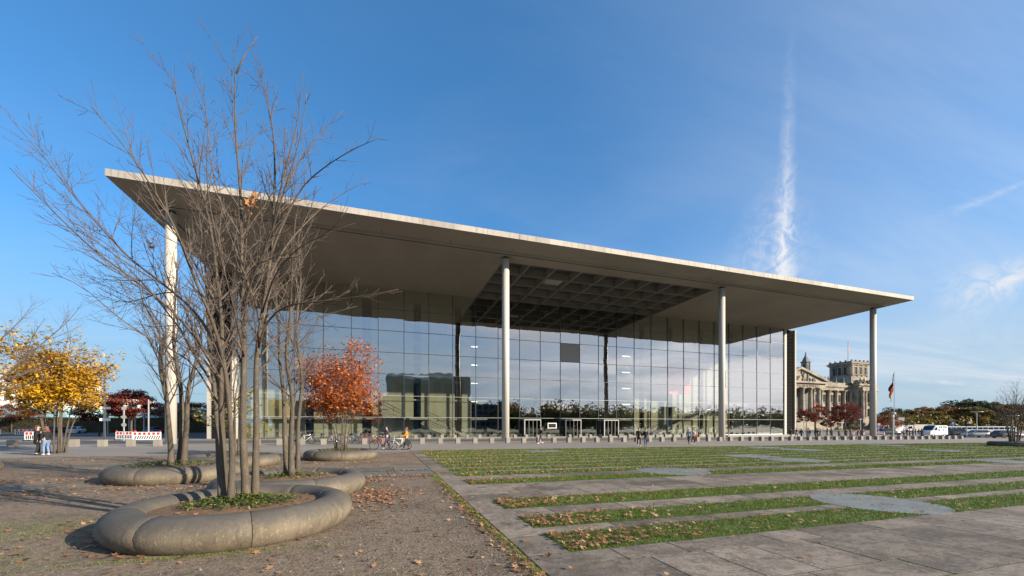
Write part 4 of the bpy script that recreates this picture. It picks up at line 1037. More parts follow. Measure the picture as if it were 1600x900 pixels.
def build_person(pose, coat=(.02,.02,.025), legs=(.03,.03,.04), hair=(.05,.03,.02), shoes=(.02,.02,.02), long_coat=False, long_hair=False):
    p = POSES[pose]; root = empty('person', (0,0,0))
    hip, sh = .10, .185
    def leg(sd, f, lz): 
        kx = f*.5 + (.09 if f < 0 else .04); return [(0,sd*hip,.90), (kx,sd*hip*1.0,.50+lz*.7), (f,sd*hip*.95,.10+lz), (f+.14,sd*hip*1.05,.045+lz*.8)]
    def arm(sd, a):
        if p.get('hold'): return [(.02,sd*sh,1.40), (.14,sd*(sh+.06),1.15), (a-.03,sd*(sh+.07),1.04), (a+.05,sd*(sh+.07),1.03)]
        return [(0,sd*sh,1.40), (a*.35-.02,sd*(sh+.05),1.13), (a+.03,sd*(sh+.04),.90), (a+.06,sd*(sh+.035),.82)]
    Ll, Lr, Al, Ar = leg(1,p['fl'],p['lz']), leg(-1,p['fr'],p['rz']), arm(1,p['al']), arm(-1,p['ar'])
    # body: pelvis, spine, neck, head, limbs in one surface
    nd = [(0,0,.96,.125),(0,0,1.15,.12),(.01,0,1.33,.14),(.015,0,1.46,.075),(.025,0,1.53,.055),(.04,0,1.60,(.085,.075)),(.045,0,1.68,(.098,.083)),(.03,0,1.755,(.07,.065))]
    ed = [(0,1),(1,2),(2,3),(3,4),(4,5),(5,6),(6,7)]
    for L_ in (Ll, Lr):
        b = len(nd); nd += [(*L_[0],.085),(*L_[1],.056),(*L_[2],.038),(*L_[3],.036)]; ed += [(0,b),(b,b+1),(b+1,b+2),(b+2,b+3)]
    for A_ in (Al, Ar):
        b = len(nd); nd += [(*A_[0],.052),(*A_[1],.040),(*A_[2],.029),(*A_[3],.032)]; ed += [(2,b),(b,b+1),(b+1,b+2),(b+2,b+3)]
    body = skin('body', nd, ed, SKIN, root)
    # nose, ears, fingers and thumbs grow out of the same mesh
    mb = MB(); mb.ball((.135,0,1.645),(.024,.013,.026),6,4)
    for s_ in (1,-1): mb.ball((.03,s_*.083,1.645),(.02,.012,.032),6,4)
    for sd, A_ in ((1,Al),(-1,Ar)):
        h = Vector(A_[3]); d = (h - Vector(A_[2])).normalized(); sidev = Vector((d.z,0,-d.x)) if not p.get('hold') else Vector((0,1,0))
        for q in range(4):
            o_ = h + sidev*(.020*(q-1.5)) + d*.012; le = (.060,.074,.070,.055)[q]; cur = Vector((0,-sd*.018,0)) if not p.get('hold') else Vector((0,0,-.03))
            mb.tube([o_, o_+d*le*.55+cur*.3, o_+d*le+cur], [.0095,.0085,.006], 5)
        o_ = h + sidev*.03 - d*.03; mb.tube([o_, o_+sidev*.02+d*.03, o_+sidev*.022+d*.055], [.011,.010,.007], 5)
    tmp = mb.mesh('t'); import bmesh
    bm = bmesh.new(); bm.from_mesh(body.data); bm.from_mesh(tmp); bm.to_mesh(body.data); bm.free(); bpy.data.meshes.remove(tmp)
    body.data.polygons.foreach_set('use_smooth', [True]*len(body.data.polygons))
    hem = .62 if long_coat else .86
    nd = [(0,0,hem,(.165,.15) if long_coat else (.15,.135)),(0,0,1.02,.155),(0,0,1.18,.15),(.01,0,1.34,.17),(.015,0,1.44,.11),(.02,0,1.495,.078)]
    ed = [(0,1),(1,2),(2,3),(3,4),(4,5)]
    for A_ in (Al, Ar):
        b = len(nd); nd += [(*A_[0],.075),(*A_[1],.060),(*A_[2],.048)]; ed += [(3,b),(b,b+1),(b+1,b+2)]
    skin('jacket', nd, ed, cmat(coat), root)
    nd = [(0,0,1.0,.14),(0,0,.90,.145)]; ed = [(0,1)]
    for L_ in (Ll, Lr):
        b = len(nd); nd += [(L_[0][0],L_[0][1],.84,.102),(*L_[1],.072),(L_[2][0],L_[2][1],L_[2][2]+.02,.058)]; ed += [(1,b),(b,b+1),(b+1,b+2)]
    skin('trousers', nd, ed, cmat(legs), root)
    mb = MB(); mb.ball((.005,0,1.715),(.112,.100,.088),10,7)
    if long_hair: mb.ball((-.05,0,1.60),(.075,.105,.17),10,7)
    h = mb.build('hair', cmat(hair), root, True)
    for L_ in (Ll, Lr):
        mb = MB(); x, y, z = L_[2]; mb.ball((x+.07,y,max(.045,z-.055)),(.145,.052,.05),9,6); s_ = mb.build('shoe', cmat(shoes), root, True)
    mb = MB()
    for s_ in (1,-1): mb.ball((.128,s_*.034,1.68),(.012,.014,.010),5,4)
    mb.build('eyes', cmat((.02,.02,.02)), root)
    for ch in root.children:
        for s_ in ch.material_slots:
            m_ = s_.material; s_.link = 'OBJECT'; s_.material = m_
    return root
PP = {k: None for k in POSES}
def person(pose, u, v, rz, label, h=1.72, coat=(.02,.02,.025), legs=(.03,.03,.045), hair=(.05,.03,.02), shoes=(.02,.02,.02), long_coat=False, long_hair=False, group=None, z=None):
    key = (pose, long_coat, long_hair)
    if PP.get(key) is None: PP[key] = r_ = build_person(pose, coat, legs, hair, shoes, long_coat, long_hair)
    else: r_ = copy_tree(PP[key])
    r_.location = (u, v, (gz(u) if z is None else z)); r_.rotation_euler = (0,0,rz); f = h/1.80; r_.scale = (f,f,f)
    for ch in r_.children:
        c = dict(jacket=coat, trousers=legs, hair=hair, shoe=shoes).get(ch.name.split('.')[0])
        if c: ch.material_slots[0].material = cmat(c)
    tag(r_, label, 'person', group); return r_
PI = math.pi
person('push', .35, 31.9, PI+.1, 'person in dark blue jacket and sunglasses pushing the red bicycle', 1.82, (.015,.018,.035), (.05,.07,.13), (.02,.015,.012), (.5,.5,.5))
w_ = person('push', 1.75, 31.0, PI+.05, 'person in bright orange jacket pushing the white bicycle with panniers', 1.70, (.62,.24,.01), (.02,.02,.03), (.20,.07,.03), (.02,.02,.02), False, True)
person('walk', 15.85, 38.7, PI, 'person in black jacket walking alone past the entrance doors', 1.78, (.02,.022,.03), (.05,.05,.065), (.16,.10,.06), (.75,.75,.75))
person('walk', 22.9, 31.75, -2.1, 'person in black coat with white shoes, left one of the dark couple by the lawn', 1.76, (.012,.012,.014), (.015,.015,.018), (.03,.02,.015), (.7,.7,.7), True)
person('walk2', 23.45, 31.5, -2.1, 'person in black jacket and blue jeans, right one of the dark couple', 1.70, (.012,.012,.016), (.06,.09,.17), (.025,.015,.012), (.03,.03,.04), False, True)
person('walk', 30.7, 34.0, .5, 'grey haired person in pale blue jacket, walking left of an elderly pair', 1.68, (.26,.30,.40), (.05,.045,.05), (.55,.52,.48), (.03,.02,.02))
person('walk2', 31.35, 34.1, .5, 'person in cream top with a red bag, walking right of an elderly pair', 1.64, (.52,.46,.38), (.07,.03,.03), (.10,.06,.04), (.5,.5,.5))
bg_ = MB(); bg_.ball((0,0,0),(.17,.10,.16),10,7); tag(bg_.build('shoulder_bag', cmat((.38,.04,.03)), None, True), 'red bag carried by the person in the cream top', 'bag').location = (31.62,33.93,gz(31)+.88)
person('stand', -18.95, 30.35, .4, 'person in long black coat standing by the yellow tree', 1.74, (.012,.012,.014), (.02,.02,.02), (.09,.045,.03), (.02,.02,.02), True, True)
person('stand', -18.45, 30.2, 2.7, 'person in blue jeans and black jacket leaning beside the yellow tree', 1.68, (.015,.015,.018), (.16,.24,.40), (.17,.08,.05), (.72,.72,.72), False, True)
person('stand', 68.4, 51.3, .3, 'person in brown jacket standing by the corner pier', 1.72, (.12,.08,.06), (.10,.08,.06), (.05,.03,.02))
person('walk2', 70.3, 51.7, -.4, 'person in dark coat walking past the corner pier', 1.76, (.015,.015,.02), (.02,.02,.03), (.03,.02,.02), (.02,.02,.02), True)
crowd = [(92.2,66.6,'navy'),(93.4,66.0,'navy'),(95.9,67.5,'black'),(97.0,66.2,'olive'),(99.6,68.4,'navy'),(102.7,69.5,'cream'),(101.6,64.6,'brown'),(105.5,65.5,'rust'),(106.5,70.4,'grey'),(108.7,66.5,'brown'),(109.7,71.5,'grey'),(112.7,67.3,'black'),(115.9,68.4,'tan'),
         (122.2,63.1,'white'),(123.4,62.9,'brown'),(124.9,63.3,'rust'),(127.6,63.5,'black'),(129.2,66.1,'brown'),(130.6,63.8,'rust'),(132.0,66.3,'grey'),(134.8,66.4,'black')]
cc_ = dict(navy=(.02,.025,.06), black=(.015,.015,.018), cream=(.5,.45,.36), brown=(.10,.06,.045), rust=(.26,.09,.05), grey=(.2,.2,.21), white=(.6,.6,.6), olive=(.08,.09,.04), tan=(.30,.21,.12))
for i, (u, v, c) in enumerate(crowd):
    where = 'before the sandstone palace' if i < 13 else 'left of the white ambulance'
    sc_ = .68 if i < 13 else .84; u, v = u*sc_, v*sc_
    person(('walk','stand','walk2')[i % 3], u, v, i*1.9, f"visitor in {c} jacket, {('dark trousers','blue jeans','pale trousers')[i % 3]} and {('dark','fair')[i % 2]} hair {where}", 1.66 + .03*(i % 5), cc_[c], ((.03,.03,.05),(.08,.1,.16),(.35,.3,.24))[i % 3], ((.05,.03,.02),(.18,.1,.06))[i % 2], (.05,.05,.05), False, i % 4 == 0, 'far crowd ' + where)

# ------------------------------------------------------------------ bicycles
M['biketyre'] = bsdf('tyre_rubber', (.02,.02,.02), .8)
def build_bike(fc, panniers=False, basket=False):
    root = empty('bicycle', (0,0,0))
    for x in (-.52, .52):
        mb = MB(); vs = []
        def hoop(R_, r_, n=28, k=6):
            v0 = len(mb.v); V = []; F = []
            for i in range(n):
                a = 2*PI*i/n
                for j in range(k):
                    b = 2*PI*j/k; q = R_ + r_*math.cos(b); V.append((x+q*math.cos(a), r_*math.sin(b), .345+q*math.sin(a)))
            for i in range(n):
                for j in range(k): F.append((i*k+j, i*k+(j+1)%k, ((i+1)%n)*k+(j+1)%k, ((i+1)%n)*k+j))
            mb.add(V, F)
        hoop(.325, .020); w = mb.build('wheel', M['biketyre'], root, True)
        mb = MB(); hoop(.300, .009, 28, 4)
        for i in range(14):
            a = 2*PI*i/14; mb.tube([(x, .02*(1 if i % 2 else -1), .345),(x+.30*math.cos(a), 0, .345+.30*math.sin(a))], .0022, 3, False)
        mb.tube([(x,-.05,.345),(x,.05,.345)], .02, 6); mb.build('rim', M['chrome'], w)
        mb = MB(); V = []
        mb.ring([(.36,-.025),(.365,-.025),(.365,.025),(.36,.025)], 10, .5, 2.4); mb.v = [(x + a, c, .345 + b) for a, b, c in mb.v]
        mb.build('mudguard', fc, root)
    mb = MB()
    hd, st, bb = (.40,0,.86), (-.17,0,.82), (-.06,0,.30)
    for a, b in ((hd,st),((.43,0,.74),bb),(bb,(-.19,0,.88))): mb.tube([a,b], .019, 7)
    for s_ in (-1,1):
        mb.tube([bb,(-.52,s_*.05,.345)], .012, 5); mb.tube([(-.16,0,.78),(-.52,s_*.05,.345)], .010, 5); mb.tube([(.44,s_*.03,.70),(.47,s_*.045,.55),(.52,s_*.05,.345)], .013, 5)
    mb.tube([(.385,0,.92),(.44,0,.70)], .021, 7); mb.build('frame', fc, root, True)
    mb = MB(); mb.tube([(.38,0,.90),(.36,0,1.04)], .014, 6); mb.tube([(.20,-.28,1.06),(.34,-.20,1.07),(.40,0,1.05),(.34,.20,1.07),(.20,.28,1.06)], .012, 6); mb.build('handlebar', M['chrome'], root, True)
    mb = MB(); mb.ball((-.22,0,.955),(.14,.075,.035),9,6); mb.tube([(-.19,0,.86),(-.20,0,.94)], .013, 6); mb.build('saddle', M['black'], root, True)
    mb = MB(); mb.cyl(0,0,-.012,.012,.09,16); mb.v = [(-.06+a, c+.05, .30+b) for a, b, c in mb.v]
    mb.tube([(-.06,.07,.30),(.05,.08,.18)], .01, 5); mb.tube([(-.06,-.07,.30),(-.17,-.08,.42)], .01, 5); mb.box(.0,.10,.075,.17,.165,.195); mb.box(-.22,-.12,-.17,-.075,.405,.435); mb.build('crank', M['black'], root)
    mb = MB(); mb.box(-.72,-.26,-.06,.06,.735,.75); mb.tube([(-.66,.055,.74),(-.53,.06,.35)], .006, 4); mb.tube([(-.66,-.055,.74),(-.53,-.06,.35)], .006, 4); mb.build('rack', M['black'], root)
    if panniers:
        for s_ in (-1,1): mb = MB(); lo, hi = sorted((s_*.07, s_*.20)); mb.box(-.74,-.38,lo,hi,.40,.75,ch=.03); mb.build('pannier', M['black'], root)
    if basket: mb = MB(); mb.box(.46,.72,-.16,.16,.80,1.0,ch=.01); mb.build('basket', M['black'], root)
    return root
fcol = {n: paint('bicycle_paint_'+n, c) for n, c in dict(white=(.72,.72,.70), red=(.42,.04,.035), black=(.02,.02,.025), silver=(.45,.46,.48), blue=(.05,.12,.28), green=(.05,.16,.09)).items()}
def bike(o, u, v, rz, label, group=None, lean=0.0):
    o.location = (u, v, gz(u)); o.rotation_euler = (lean, 0, rz); tag(o, label, 'bicycle', group); return o
bike(build_bike(fcol['red']), -.05, 31.35, PI+.08, 'red bicycle with dark wheels pushed by the person in dark blue')
bike(build_bike(fcol['white'], True), 1.25, 30.55, PI+.03, 'white bicycle with black panniers pushed by the person in orange')
pb = build_bike(fcol['white'], False, True)
spots = [(-6.9,42.1,.3,'white','white bicycle, leftmost of the parked ones'),(-6.1,42.9,.5,'black','black bicycle with pale rims parked second from the left'),(-4.5,42.4,.2,'silver','silver bicycle parked left of the orange red tree stems'),(-3.5,42.8,-.2,'white','white bicycle parked behind the stems of the orange red tree'),(-2.5,42.9,.4,'blue','blue bicycle parked just right of the orange red tree stems'),(-1.7,42.7,.2,'red','red bicycle parked between two bollards'),(-.4,43.0,1.0,'black','black bicycle at the right end of the parked ones'),(-7.8,42.6,.4,'green','green bicycle parked behind the tree trunks')]
for i, (u, v, rz, c, lb) in enumerate(spots):
    o = pb if i == 0 else copy_tree(pb)
    for ch in o.children:
        if ch.name.split('.')[0] in ('frame','mudguard'):
            ch.material_slots[0].link = 'OBJECT'; ch.material_slots[0].material = fcol[c]
    bike(o, u, v, rz, lb, 'bicycles parked by the bollards', .06)

# ------------------------------------------------------------------ cars
def wheel(root, x, y, r, w):
    mb = MB(); mb.ring([(r*.62,-w/2),(r*.93,-w/2),(r,-w*.3),(r,w*.3),(r*.93,w/2),(r*.62,w/2)], 20); mb.v = [(x+a, y+c, r+b) for a, b, c in mb.v]
    t = mb.build('wheel', M['black'], root, True)
    mb = MB(); mb.ring([(0.02,-w*.42),(r*.60,-w*.40),(r*.63,-w*.46),(r*.63,w*.46),(r*.60,w*.40),(0.02,w*.42)], 14); mb.v = [(x+a, y+c, r+b) for a, b, c in mb.v]
    mb.build('rim', M['galv'], t)
def build_car(name, L, W, H, prof, cab, pm, wb, r=.31):
    """prof: (x, hood height) along the body; cab: (x at belt rear, x roof rear, x roof front, x belt front)"""
    root = empty(name, (0,0,0)); zb = .22
    def ring(x, zt, k): w = W/2*k; return [(x,-w*.86,zb),(x,-w*.98,.36),(x,-w,.58),(x,-w*.97,zt-.06),(x,-w*.86,zt),(x,w*.86,zt),(x,w*.97,zt-.06),(x,w,.58),(x,w*.98,.36),(x,w*.86,zb)]
    mb = MB(); vs = []; n = 10
    for x, zt, k in prof: vs += ring(x, zt, k)
    fs = [(i*n+j, i*n+(j+1)%n, (i+1)*n+(j+1)%n, (i+1)*n+j) for i in range(len(prof)-1) for j in range(n)] + [tuple(range(n))[::-1], tuple((len(prof)-1)*n+j for j in range(n))]
    mb.add(vs, fs); body = mb.build('body', pm, root, True)
    for p in body.data.polygons:
        if len(p.vertices) > 4: p.use_smooth = False
    a, b, c, d = cab; z0 = prof[len(prof)//2][1]-.03; wl_, wr = W/2*.86, W/2*.68
    g = MB(); g.add([(a,-wl_,z0),(d,-wl_,z0),(c,-wr,H-.05),(b,-wr,H-.05),(a,wl_,z0),(d,wl_,z0),(c,wr,H-.05),(b,wr,H-.05)], [(0,1,2,3),(5,4,7,6),(1,5,6,2),(4,0,3,7)])
    g.build('windows', M['carglass'], root)
    rf = MB(); rf.add([(b-.03,-wr*1.02,H-.06),(c+.05,-wr*1.02,H-.06),(c+.05,wr*1.02,H-.06),(b-.03,wr*1.02,H-.06),(b+.1,-wr*.85,H),(c-.1,-wr*.85,H),(c-.1,wr*.85,H),(b+.1,wr*.85,H)], [(4,5,6,7),(0,1,5,4),(1,2,6,5),(2,3,7,6),(3,0,4,7),(3,2,1,0)])
    rf.build('roof', pm, root)
    for s_ in (-1,1):
        mb = MB()
        for (x0_, x1_) in ((a,b),(d,c),((a+d)/2-.05,(b+c)/2-.02)):
            mb.tube([(x0_,s_*(wl_+.004),z0),(x1_,s_*(wr+.004),H-.05)], .035, 5)
        mb.build('pillars', pm, root)
    for x in wb:
        for s_ in (-1,1): wheel(root, x, s_*(W/2-.10), r, .20)
        mb = MB()
        for s_ in (-1,1):
            q = MB(); q.ring([(r+.06,-.012),(r+.06,.012),(.05,.012),(.05,-.012)], 18)
            mb.add([(x+a_, s_*(W/2-.012)+c_, r+b_) for a_, b_, c_ in q.v], q.f)
        mb.build('wheel_arch', M['black'], root)
    f, rr = prof[-1][0], prof[0][0]
    for s_ in (-1,1):
        lo, hi = sorted((s_*W*.27, s_*W*.42))
        mb = MB(); mb.box(f-.10,f+.012,lo,hi,.60,.73,ch=.01); mb.build('headlight', M['headlight'], root)
        mb = MB(); mb.box(rr-.012,rr+.10,lo,hi,.68,.86,ch=.01); mb.build('taillight', M['lampglass'], root)
        mb = MB(); lo, hi = sorted((s_*W*.5, s_*(W*.5+.16))); mb.box(d-.45,d-.33,lo,hi,z0+.03,z0+.16,ch=.02); mb.build('mirror', pm, root)
    mb = MB(); mb.box(f-.02,f+.014,-.5,.5,.36,.50); mb.build('grille', M['black'], root)
    return root
HATCH = ([(-1.98,.72,.86),(-1.90,.98,.95),(-1.2,1.0,1),(0,.98,1),(.9,.95,1),(1.6,.84,.96),(1.98,.62,.86)], (-1.85,-1.45,.25,1.0), (-1.22,1.25))
ESTATE = ([(-2.3,.70,.86),(-2.22,.96,.95),(-1.3,.98,1),(0,.96,1),(.95,.94,1),(1.9,.82,.96),(2.3,.60,.84)], (-2.15,-1.6,.2,1.15), (-1.38,1.42))
SUV = ([(-2.2,.85,.9),(-2.12,1.12,.96),(-1.2,1.14,1),(0,1.12,1),(1.0,1.10,1),(1.8,1.0,.97),(2.2,.8,.88)], (-2.1,-1.85,.35,1.05), (-1.35,1.38))
def car(kind, c, u, v, rz, label, W=1.76, H=1.46, name='parked_car', z=None):
    pr, cb, wb = kind; o = build_car(name, 0, W, H, pr, cb, c, wb); o.location = (u, v, gz(u) if z is None else z); o.rotation_euler = (0,0,rz); tag(o, label, 'car'); return o
cp = {n: paint('car_paint_'+n, c) for n, c in dict(silver=(.42,.45,.48), dark=(.02,.023,.027), blue=(.04,.08,.20), grey=(.28,.30,.32)).items()}
for m_ in cp.values(): m_.node_tree.nodes['Principled BSDF'].inputs['Coat Weight'].default_value = .6
car(HATCH, cp['silver'], -56.6, 100.0, PI/2+.15, 'pale blue grey hatchback parked by the hedge, right of the yellow tree stems', z=gz(-60)-.15)
car(ESTATE, cp['blue'], -43.7, 98.5, PI/2, 'dark blue car by the hedge behind the striped barriers', z=gz(-44)-.15)
car(ESTATE, cp['dark'], -62.8, 105.5, PI/2, 'dark car by the hedge, mostly hidden by the yellow tree stems', z=gz(-60)-.15)
car(SUV, cp['dark'], 118.6, 51.7, -.55, 'black off road car parked right of the ambulance', 1.9, 1.74)
car(HATCH, cp['grey'], 114.0, 47.2, -.5+PI, 'silver grey hatchback parked between the black car and the long dark estate', 1.78, 1.5)
car(ESTATE, cp['dark'], 113.2, 42.6, -.45, 'long dark estate car parked nearest the right edge planter', 1.82, 1.48)
car(SUV, cp['dark'], 118.3, 64.0, -.4, 'black car seen just right of the last column', 1.86, 1.7)
def build_ambulance():
    root = empty('ambulance', (112.3,52.9,gz(112)), PI-.10, 'white ambulance van with blue emblems on its side', 'van')
    wp = paint('ambulance_white', (.74,.75,.76)); W = 2.0
    side = [(-2.55,.42),(-2.6,.9),(-2.5,2.30),(-2.3,2.42),(.75,2.42),(1.0,2.34),(1.75,1.42),(2.45,1.18),(2.6,.8),(2.55,.42)]
    mb = MB(); n = len(side); vs = []
    for y, k in ((-W/2,.0),(-W/2+.10,1),(W/2-.10,1),(W/2,.0)):
        for x, z in side:
            cxx, czz = 0.0, 1.3; f = .96 if not k else 1.0; vs.append((cxx+(x-cxx)*f, y, czz+(z-czz)*f))
    fs = [tuple(range(n))[::-1], tuple(3*n+i for i in range(n))] + [(r*n+i, r*n+(i+1)%n, (r+1)*n+(i+1)%n, (r+1)*n+i) for r in range(3) for i in range(n)]
    mb.add(vs, fs); mb.build('body', wp, root)
    for s_ in (-1,1):
        y = s_*(W/2+.004); y2 = y + s_*.008; lo, hi = sorted((y, y2))
        for x0, x1 in ((.55,1.35),):
            mb = MB(); mb.prism([(x0,1.38),(x1+.15,1.38),(x1-.38,2.05),(x0,2.05)], lo, hi); mb.build('side_window', M['carglass'], root)
        for x0 in (-2.1,-1.55,-.85,-.3): 
            mb = MB(); mb.prism([(x0,1.92),(x0+.42,1.92),(x0+.36,2.2),(x0+.06,2.2)], lo, hi); mb.build('roof_window', M['carglass'], root)
        mb = MB(); mb.box(-2.45,2.3,lo,hi,.93,1.0); mb.build('stripe', M['blue'], root)
        for xe, rr in ((.05,.30),(-1.3,.22)):
            mb = MB()
            for q in range(3):
                a = PI*q/3 + PI/2; c, s2 = math.cos(a), math.sin(a)
                P4 = [(xe + rr*c*i - .075*s2*j*(rr/.3), 1.45 + rr*s2*i + .075*c*j*(rr/.3)) for i, j in ((-1,-1),(1,-1),(1,1),(-1,1))]
                mb.prism(P4, lo - .0006*q, hi + .0006*q)
            mb.build('emblem', M['blue'], root)
    for x in (-1.55,1.65):
        for s_ in (-1,1): wheel(root, x, s_*(W/2-.09), .34, .22)
    mb = MB(); mb.prism([(1.02,2.30),(1.045,2.32),(1.80,1.44),(1.775,1.42)], -.82, .82); mb.build('windscreen', M['carglass'], root)
    mb = MB(); mb.box(.3,.6,-.6,.6,2.42,2.54,ch=.03); mb.build('light_bar', M['blue'], root)
    for s_ in (-1,1):
        lo, hi = sorted((s_*.55, s_*.85)); mb = MB(); mb.box(2.42,2.56,lo,hi,.85,1.02,ch=.01); mb.build('headlight', M['headlight'], root)
        mb = MB(); mb.box(-2.60,-2.5,lo,hi,1.0,1.5,ch=.01); mb.build('taillight', M['lampglass'], root)
        mb = MB(); lo, hi = sorted((s_*.15,s_*.85)); mb.box(-2.60,-2.53,lo,hi,1.5,2.1); mb.build('rear_window', M['carglass'], root)
    return root
build_ambulance()
def box_truck(u, v, rz, L, H, label, c, name='parked_truck'):
    root = empty(name, (u, v, gz(u)), rz, label, 'truck')
    mb = MB(); mb.box(-L/2, L/2-2.0, -1.2, 1.2, .8, H, ch=.06); mb.build('cargo_box', c, root)
    mb = MB(); mb.prism([(L/2-1.9,.5),(L/2,.5),(L/2,1.4),(L/2-.35,2.4),(L/2-1.9,2.45)], -1.1, 1.1); mb.build('cab', M['white'], root)
    for s_ in (-1,1):
        lo, hi = sorted((s_*1.102, s_*1.11)); mb = MB(); mb.prism([(L/2-1.5,1.45),(L/2-.2,1.45),(L/2-.45,2.2),(L/2-1.5,2.2)], lo, hi); mb.build('side_window', M['carglass'], root)
        for x in (-L/2+1.2, L/2-.9): wheel(root, x, s_*1.0, .45, .28)
    return root
box_truck(150.8,74.8,-.35+PI,7.5,2.7,'pale cream box truck behind the far crowd, left of the ambulance', M['cream'])
box_truck(142.0,76.5,-.35+PI,6.0,2.6,'white box truck behind the far crowd, nearest the flagpole', M['white'])
def coach(u, v, rz, label):
    root = empty('tour_coach', (u, v, gz(u)), rz, label, 'coach'); L = 24
    mb = MB(); mb.box(-L/2,L/2,-1.25,1.25,.4,2.6,ch=.15); mb.build('body', M['white'], root)
    for s_ in (-1,1):
        lo, hi = sorted((s_*1.252, s_*1.262))
        for k in range(15): mb = MB(); mb.box(-L/2+.6+1.55*k, -L/2+1.95+1.55*k, lo, hi, 1.35, 2.2); mb.build('window', M['carglass'], root)
        for x in (-L/2+2.2, L/2-2.4, -1): wheel(root, x, s_*1.05, .48, .28)
    return root
coach(205.0,86.0,-.55,'long white coach with a row of dark windows before the wood').scale = (1,1,.8)

# ------------------------------------------------------------------ street furniture
def barrier(u, v, rz, label, hatched=False, L=2.2, group='striped construction barriers'):
    root = empty('striped_barrier', (u, v, gz(u)), rz, label, 'barrier', group)
    mb = MB(); mb.box(-L/2,L/2,-.02,.02,.12,.98,ch=.01); mb.build('board', M['white'], root)
    for k in range(6):
        x = -L/2 + .12 + (L-.5)*k/5
        mb = MB(); mb.box(x,x+.24,-.026,.026,.66,.93); mb.build('red_field', M['red'], root)
    n = 11
    for k in range(n):
        x = -L/2 + .15 + (L-.45)*k/(n-1); mb = MB(); sl = .16 if hatched else 0
        mb.prism([(x,.20),(x+.10,.20),(x+.10+sl,.58),(x+sl,.58)], -.027, .027); mb.build('slot', M['dark'], root)
    mb = MB()
    for x in (-L/2+.2, L/2-.2): mb.box(x-.06,x+.06,-.35,.35,-.02,.118,ch=.02)
    mb.build('foot', M['dark'], root)
    for x in (-L/2+.1, L/2-.1):
        mb = MB(); mb.cyl(x,0,.98,1.12,.08,10); mb.build('warning_lamp', M['lampglass'], root)
barrier(-27.6,56.4,-.25,'red and white barrier left behind, second from the sign post')
barrier(-24.4,53.6,.05,'red and white barrier with slanted hatching, beside the round signs', True, 2.5)
barrier(-34.7,55.6,-.2,'red and white barrier behind the two people by the yellow tree', L=2.4)
barrier(-56.0,81.0,0,'red and white barrier at the far left edge, under the no entry sign', L=2.6)
barrier(-53.6,84.0,.5,'barrier seen from its grey back at far left, beside the no entry sign', L=2.6)
for k in range(3): barrier(105.4+1.9*k,62.8-1.0*k,-.5,('leftmost','middle','rightmost')[k]+' of three striped barriers just left of the last column', L=2.0, group='barriers near the last column')
for k in range(4): barrier(141.6+2.1*k,56.0-1.2*k,-.5,('first','second','third','fourth')[k]+' from the left of four striped barriers left of the right edge tree', L=2.2, group='barriers before the wood')
def disc_sign(root, z, r, mat, mat2=None, bar=False, y=-.06, name='round_sign'):
    mb = MB(); mb.cyl(0,0,-.012,.012,r,22); mb.v = [(a, y+c, z+b) for a, b, c in mb.v]; s = mb.build(name, M[mat], root)
    if mat2:
        mb = MB(); mb.cyl(0,0,-.006,.006,r*.72,20); mb.v = [(a, y-.016+c, z+b) for a, b, c in mb.v]; mb.build('sign_face', M[mat2], s)
    if bar:
        mb = MB(); mb.box(-r*.7,r*.7,y-.022,y-.013,z-r*.17,z+r*.17); mb.build('white_bar', M['white'], s)
r_ = empty('no_entry_sign', (-60.5,88.0,gz(-60)), .9, 'red no entry sign with a white bar on a grey post at far left', 'traffic sign')
mb = MB(); mb.cyl(0,0,-.1,3.6,.05,8); mb.build('post', M['galv'], r_); disc_sign(r_, 3.25, .38, 'red', bar=True)
r_ = empty('round_sign_post', (-26.8,54.4,gz(-26)), .5, 'post with three round grey sign backs beside the barriers', 'traffic sign')
mb = MB(); mb.cyl(0,0,-.1,3.9,.07,8); mb.build('post', M['galv'], r_)
M['signback'] = bsdf('sign_back', (.13,.14,.14), .5)
for z in (3.55,2.6,1.75): disc_sign(r_, z, .21, 'signback')
r_ = empty('camera_mast', (-27.2,52.0,gz(-27)), .4, 'tall slim pale mast with small white sign boards and an arm at its top', 'lamp post')
mb = MB(); mb.cyl(0,0,-.1,6.8,.10,10,.07); mb.build('mast', M['paleframe'], r_)
mb = MB(); mb.tube([(0,0,6.6),(-.9,0,6.75)], .03, 5); mb.box(-1.25,-.55,-.12,.12,6.68,6.84,ch=.03); mb.build('arm', M['greypole'], r_)
for z in (3.35,2.15): mb = MB(); mb.box(-.35,.45,-.14,-.11,z,z+.26); mb.build('sign_board', M['white'], r_)
for i, (u, v, H_) in enumerate(((-37,78,5.2),(-34.5,75,4.4),(-38.5,79.5,6.0),(-43.5,84,4.6),(-28.5,63,5.0))):
    mb = MB(); mb.cyl(0,0,-.1,H_,.09,8); o = mb.build('grey_post', M['galv'])
    o.location = (u, v, gz(u)); tag(o, 'slim grey post, '+('left of the wide dark red tree trunk','before the wide dark red tree','thick one behind the pale mast','left of the pale mast','right of the hatched barrier')[i], 'post', 'slim grey posts on the left street')
def lamp(u, v, H, label, disc=False):
    root = empty('street_lamp', (u, v, gz(u)), 0, label, 'street lamp')
    mb = MB(); mb.cyl(0,0,-.1,H,.11,10,.06); mb.build('pole', M['galv'], root)
    mb = MB()
    if disc: mb.ring([(.02,H-.02),(.3,H),(1.05,H+.10),(1.1,H+.15),(.9,H+.26),(.02,H+.30)], 20); mb.build('disc_head', M['greypole'], root, True); mb = MB(); mb.cyl(0,0,H-.4,H,.14,10); mb.build('lantern', M['white'], root)
    else: mb.tube([(0,0,H-.05),(-.4,-.3,H+.1)], .04, 6); mb.box(-1.0,-.3,-.45,-.15,H+.05,H+.2,ch=.04); mb.build('lamp_head', M['greypole'], root)
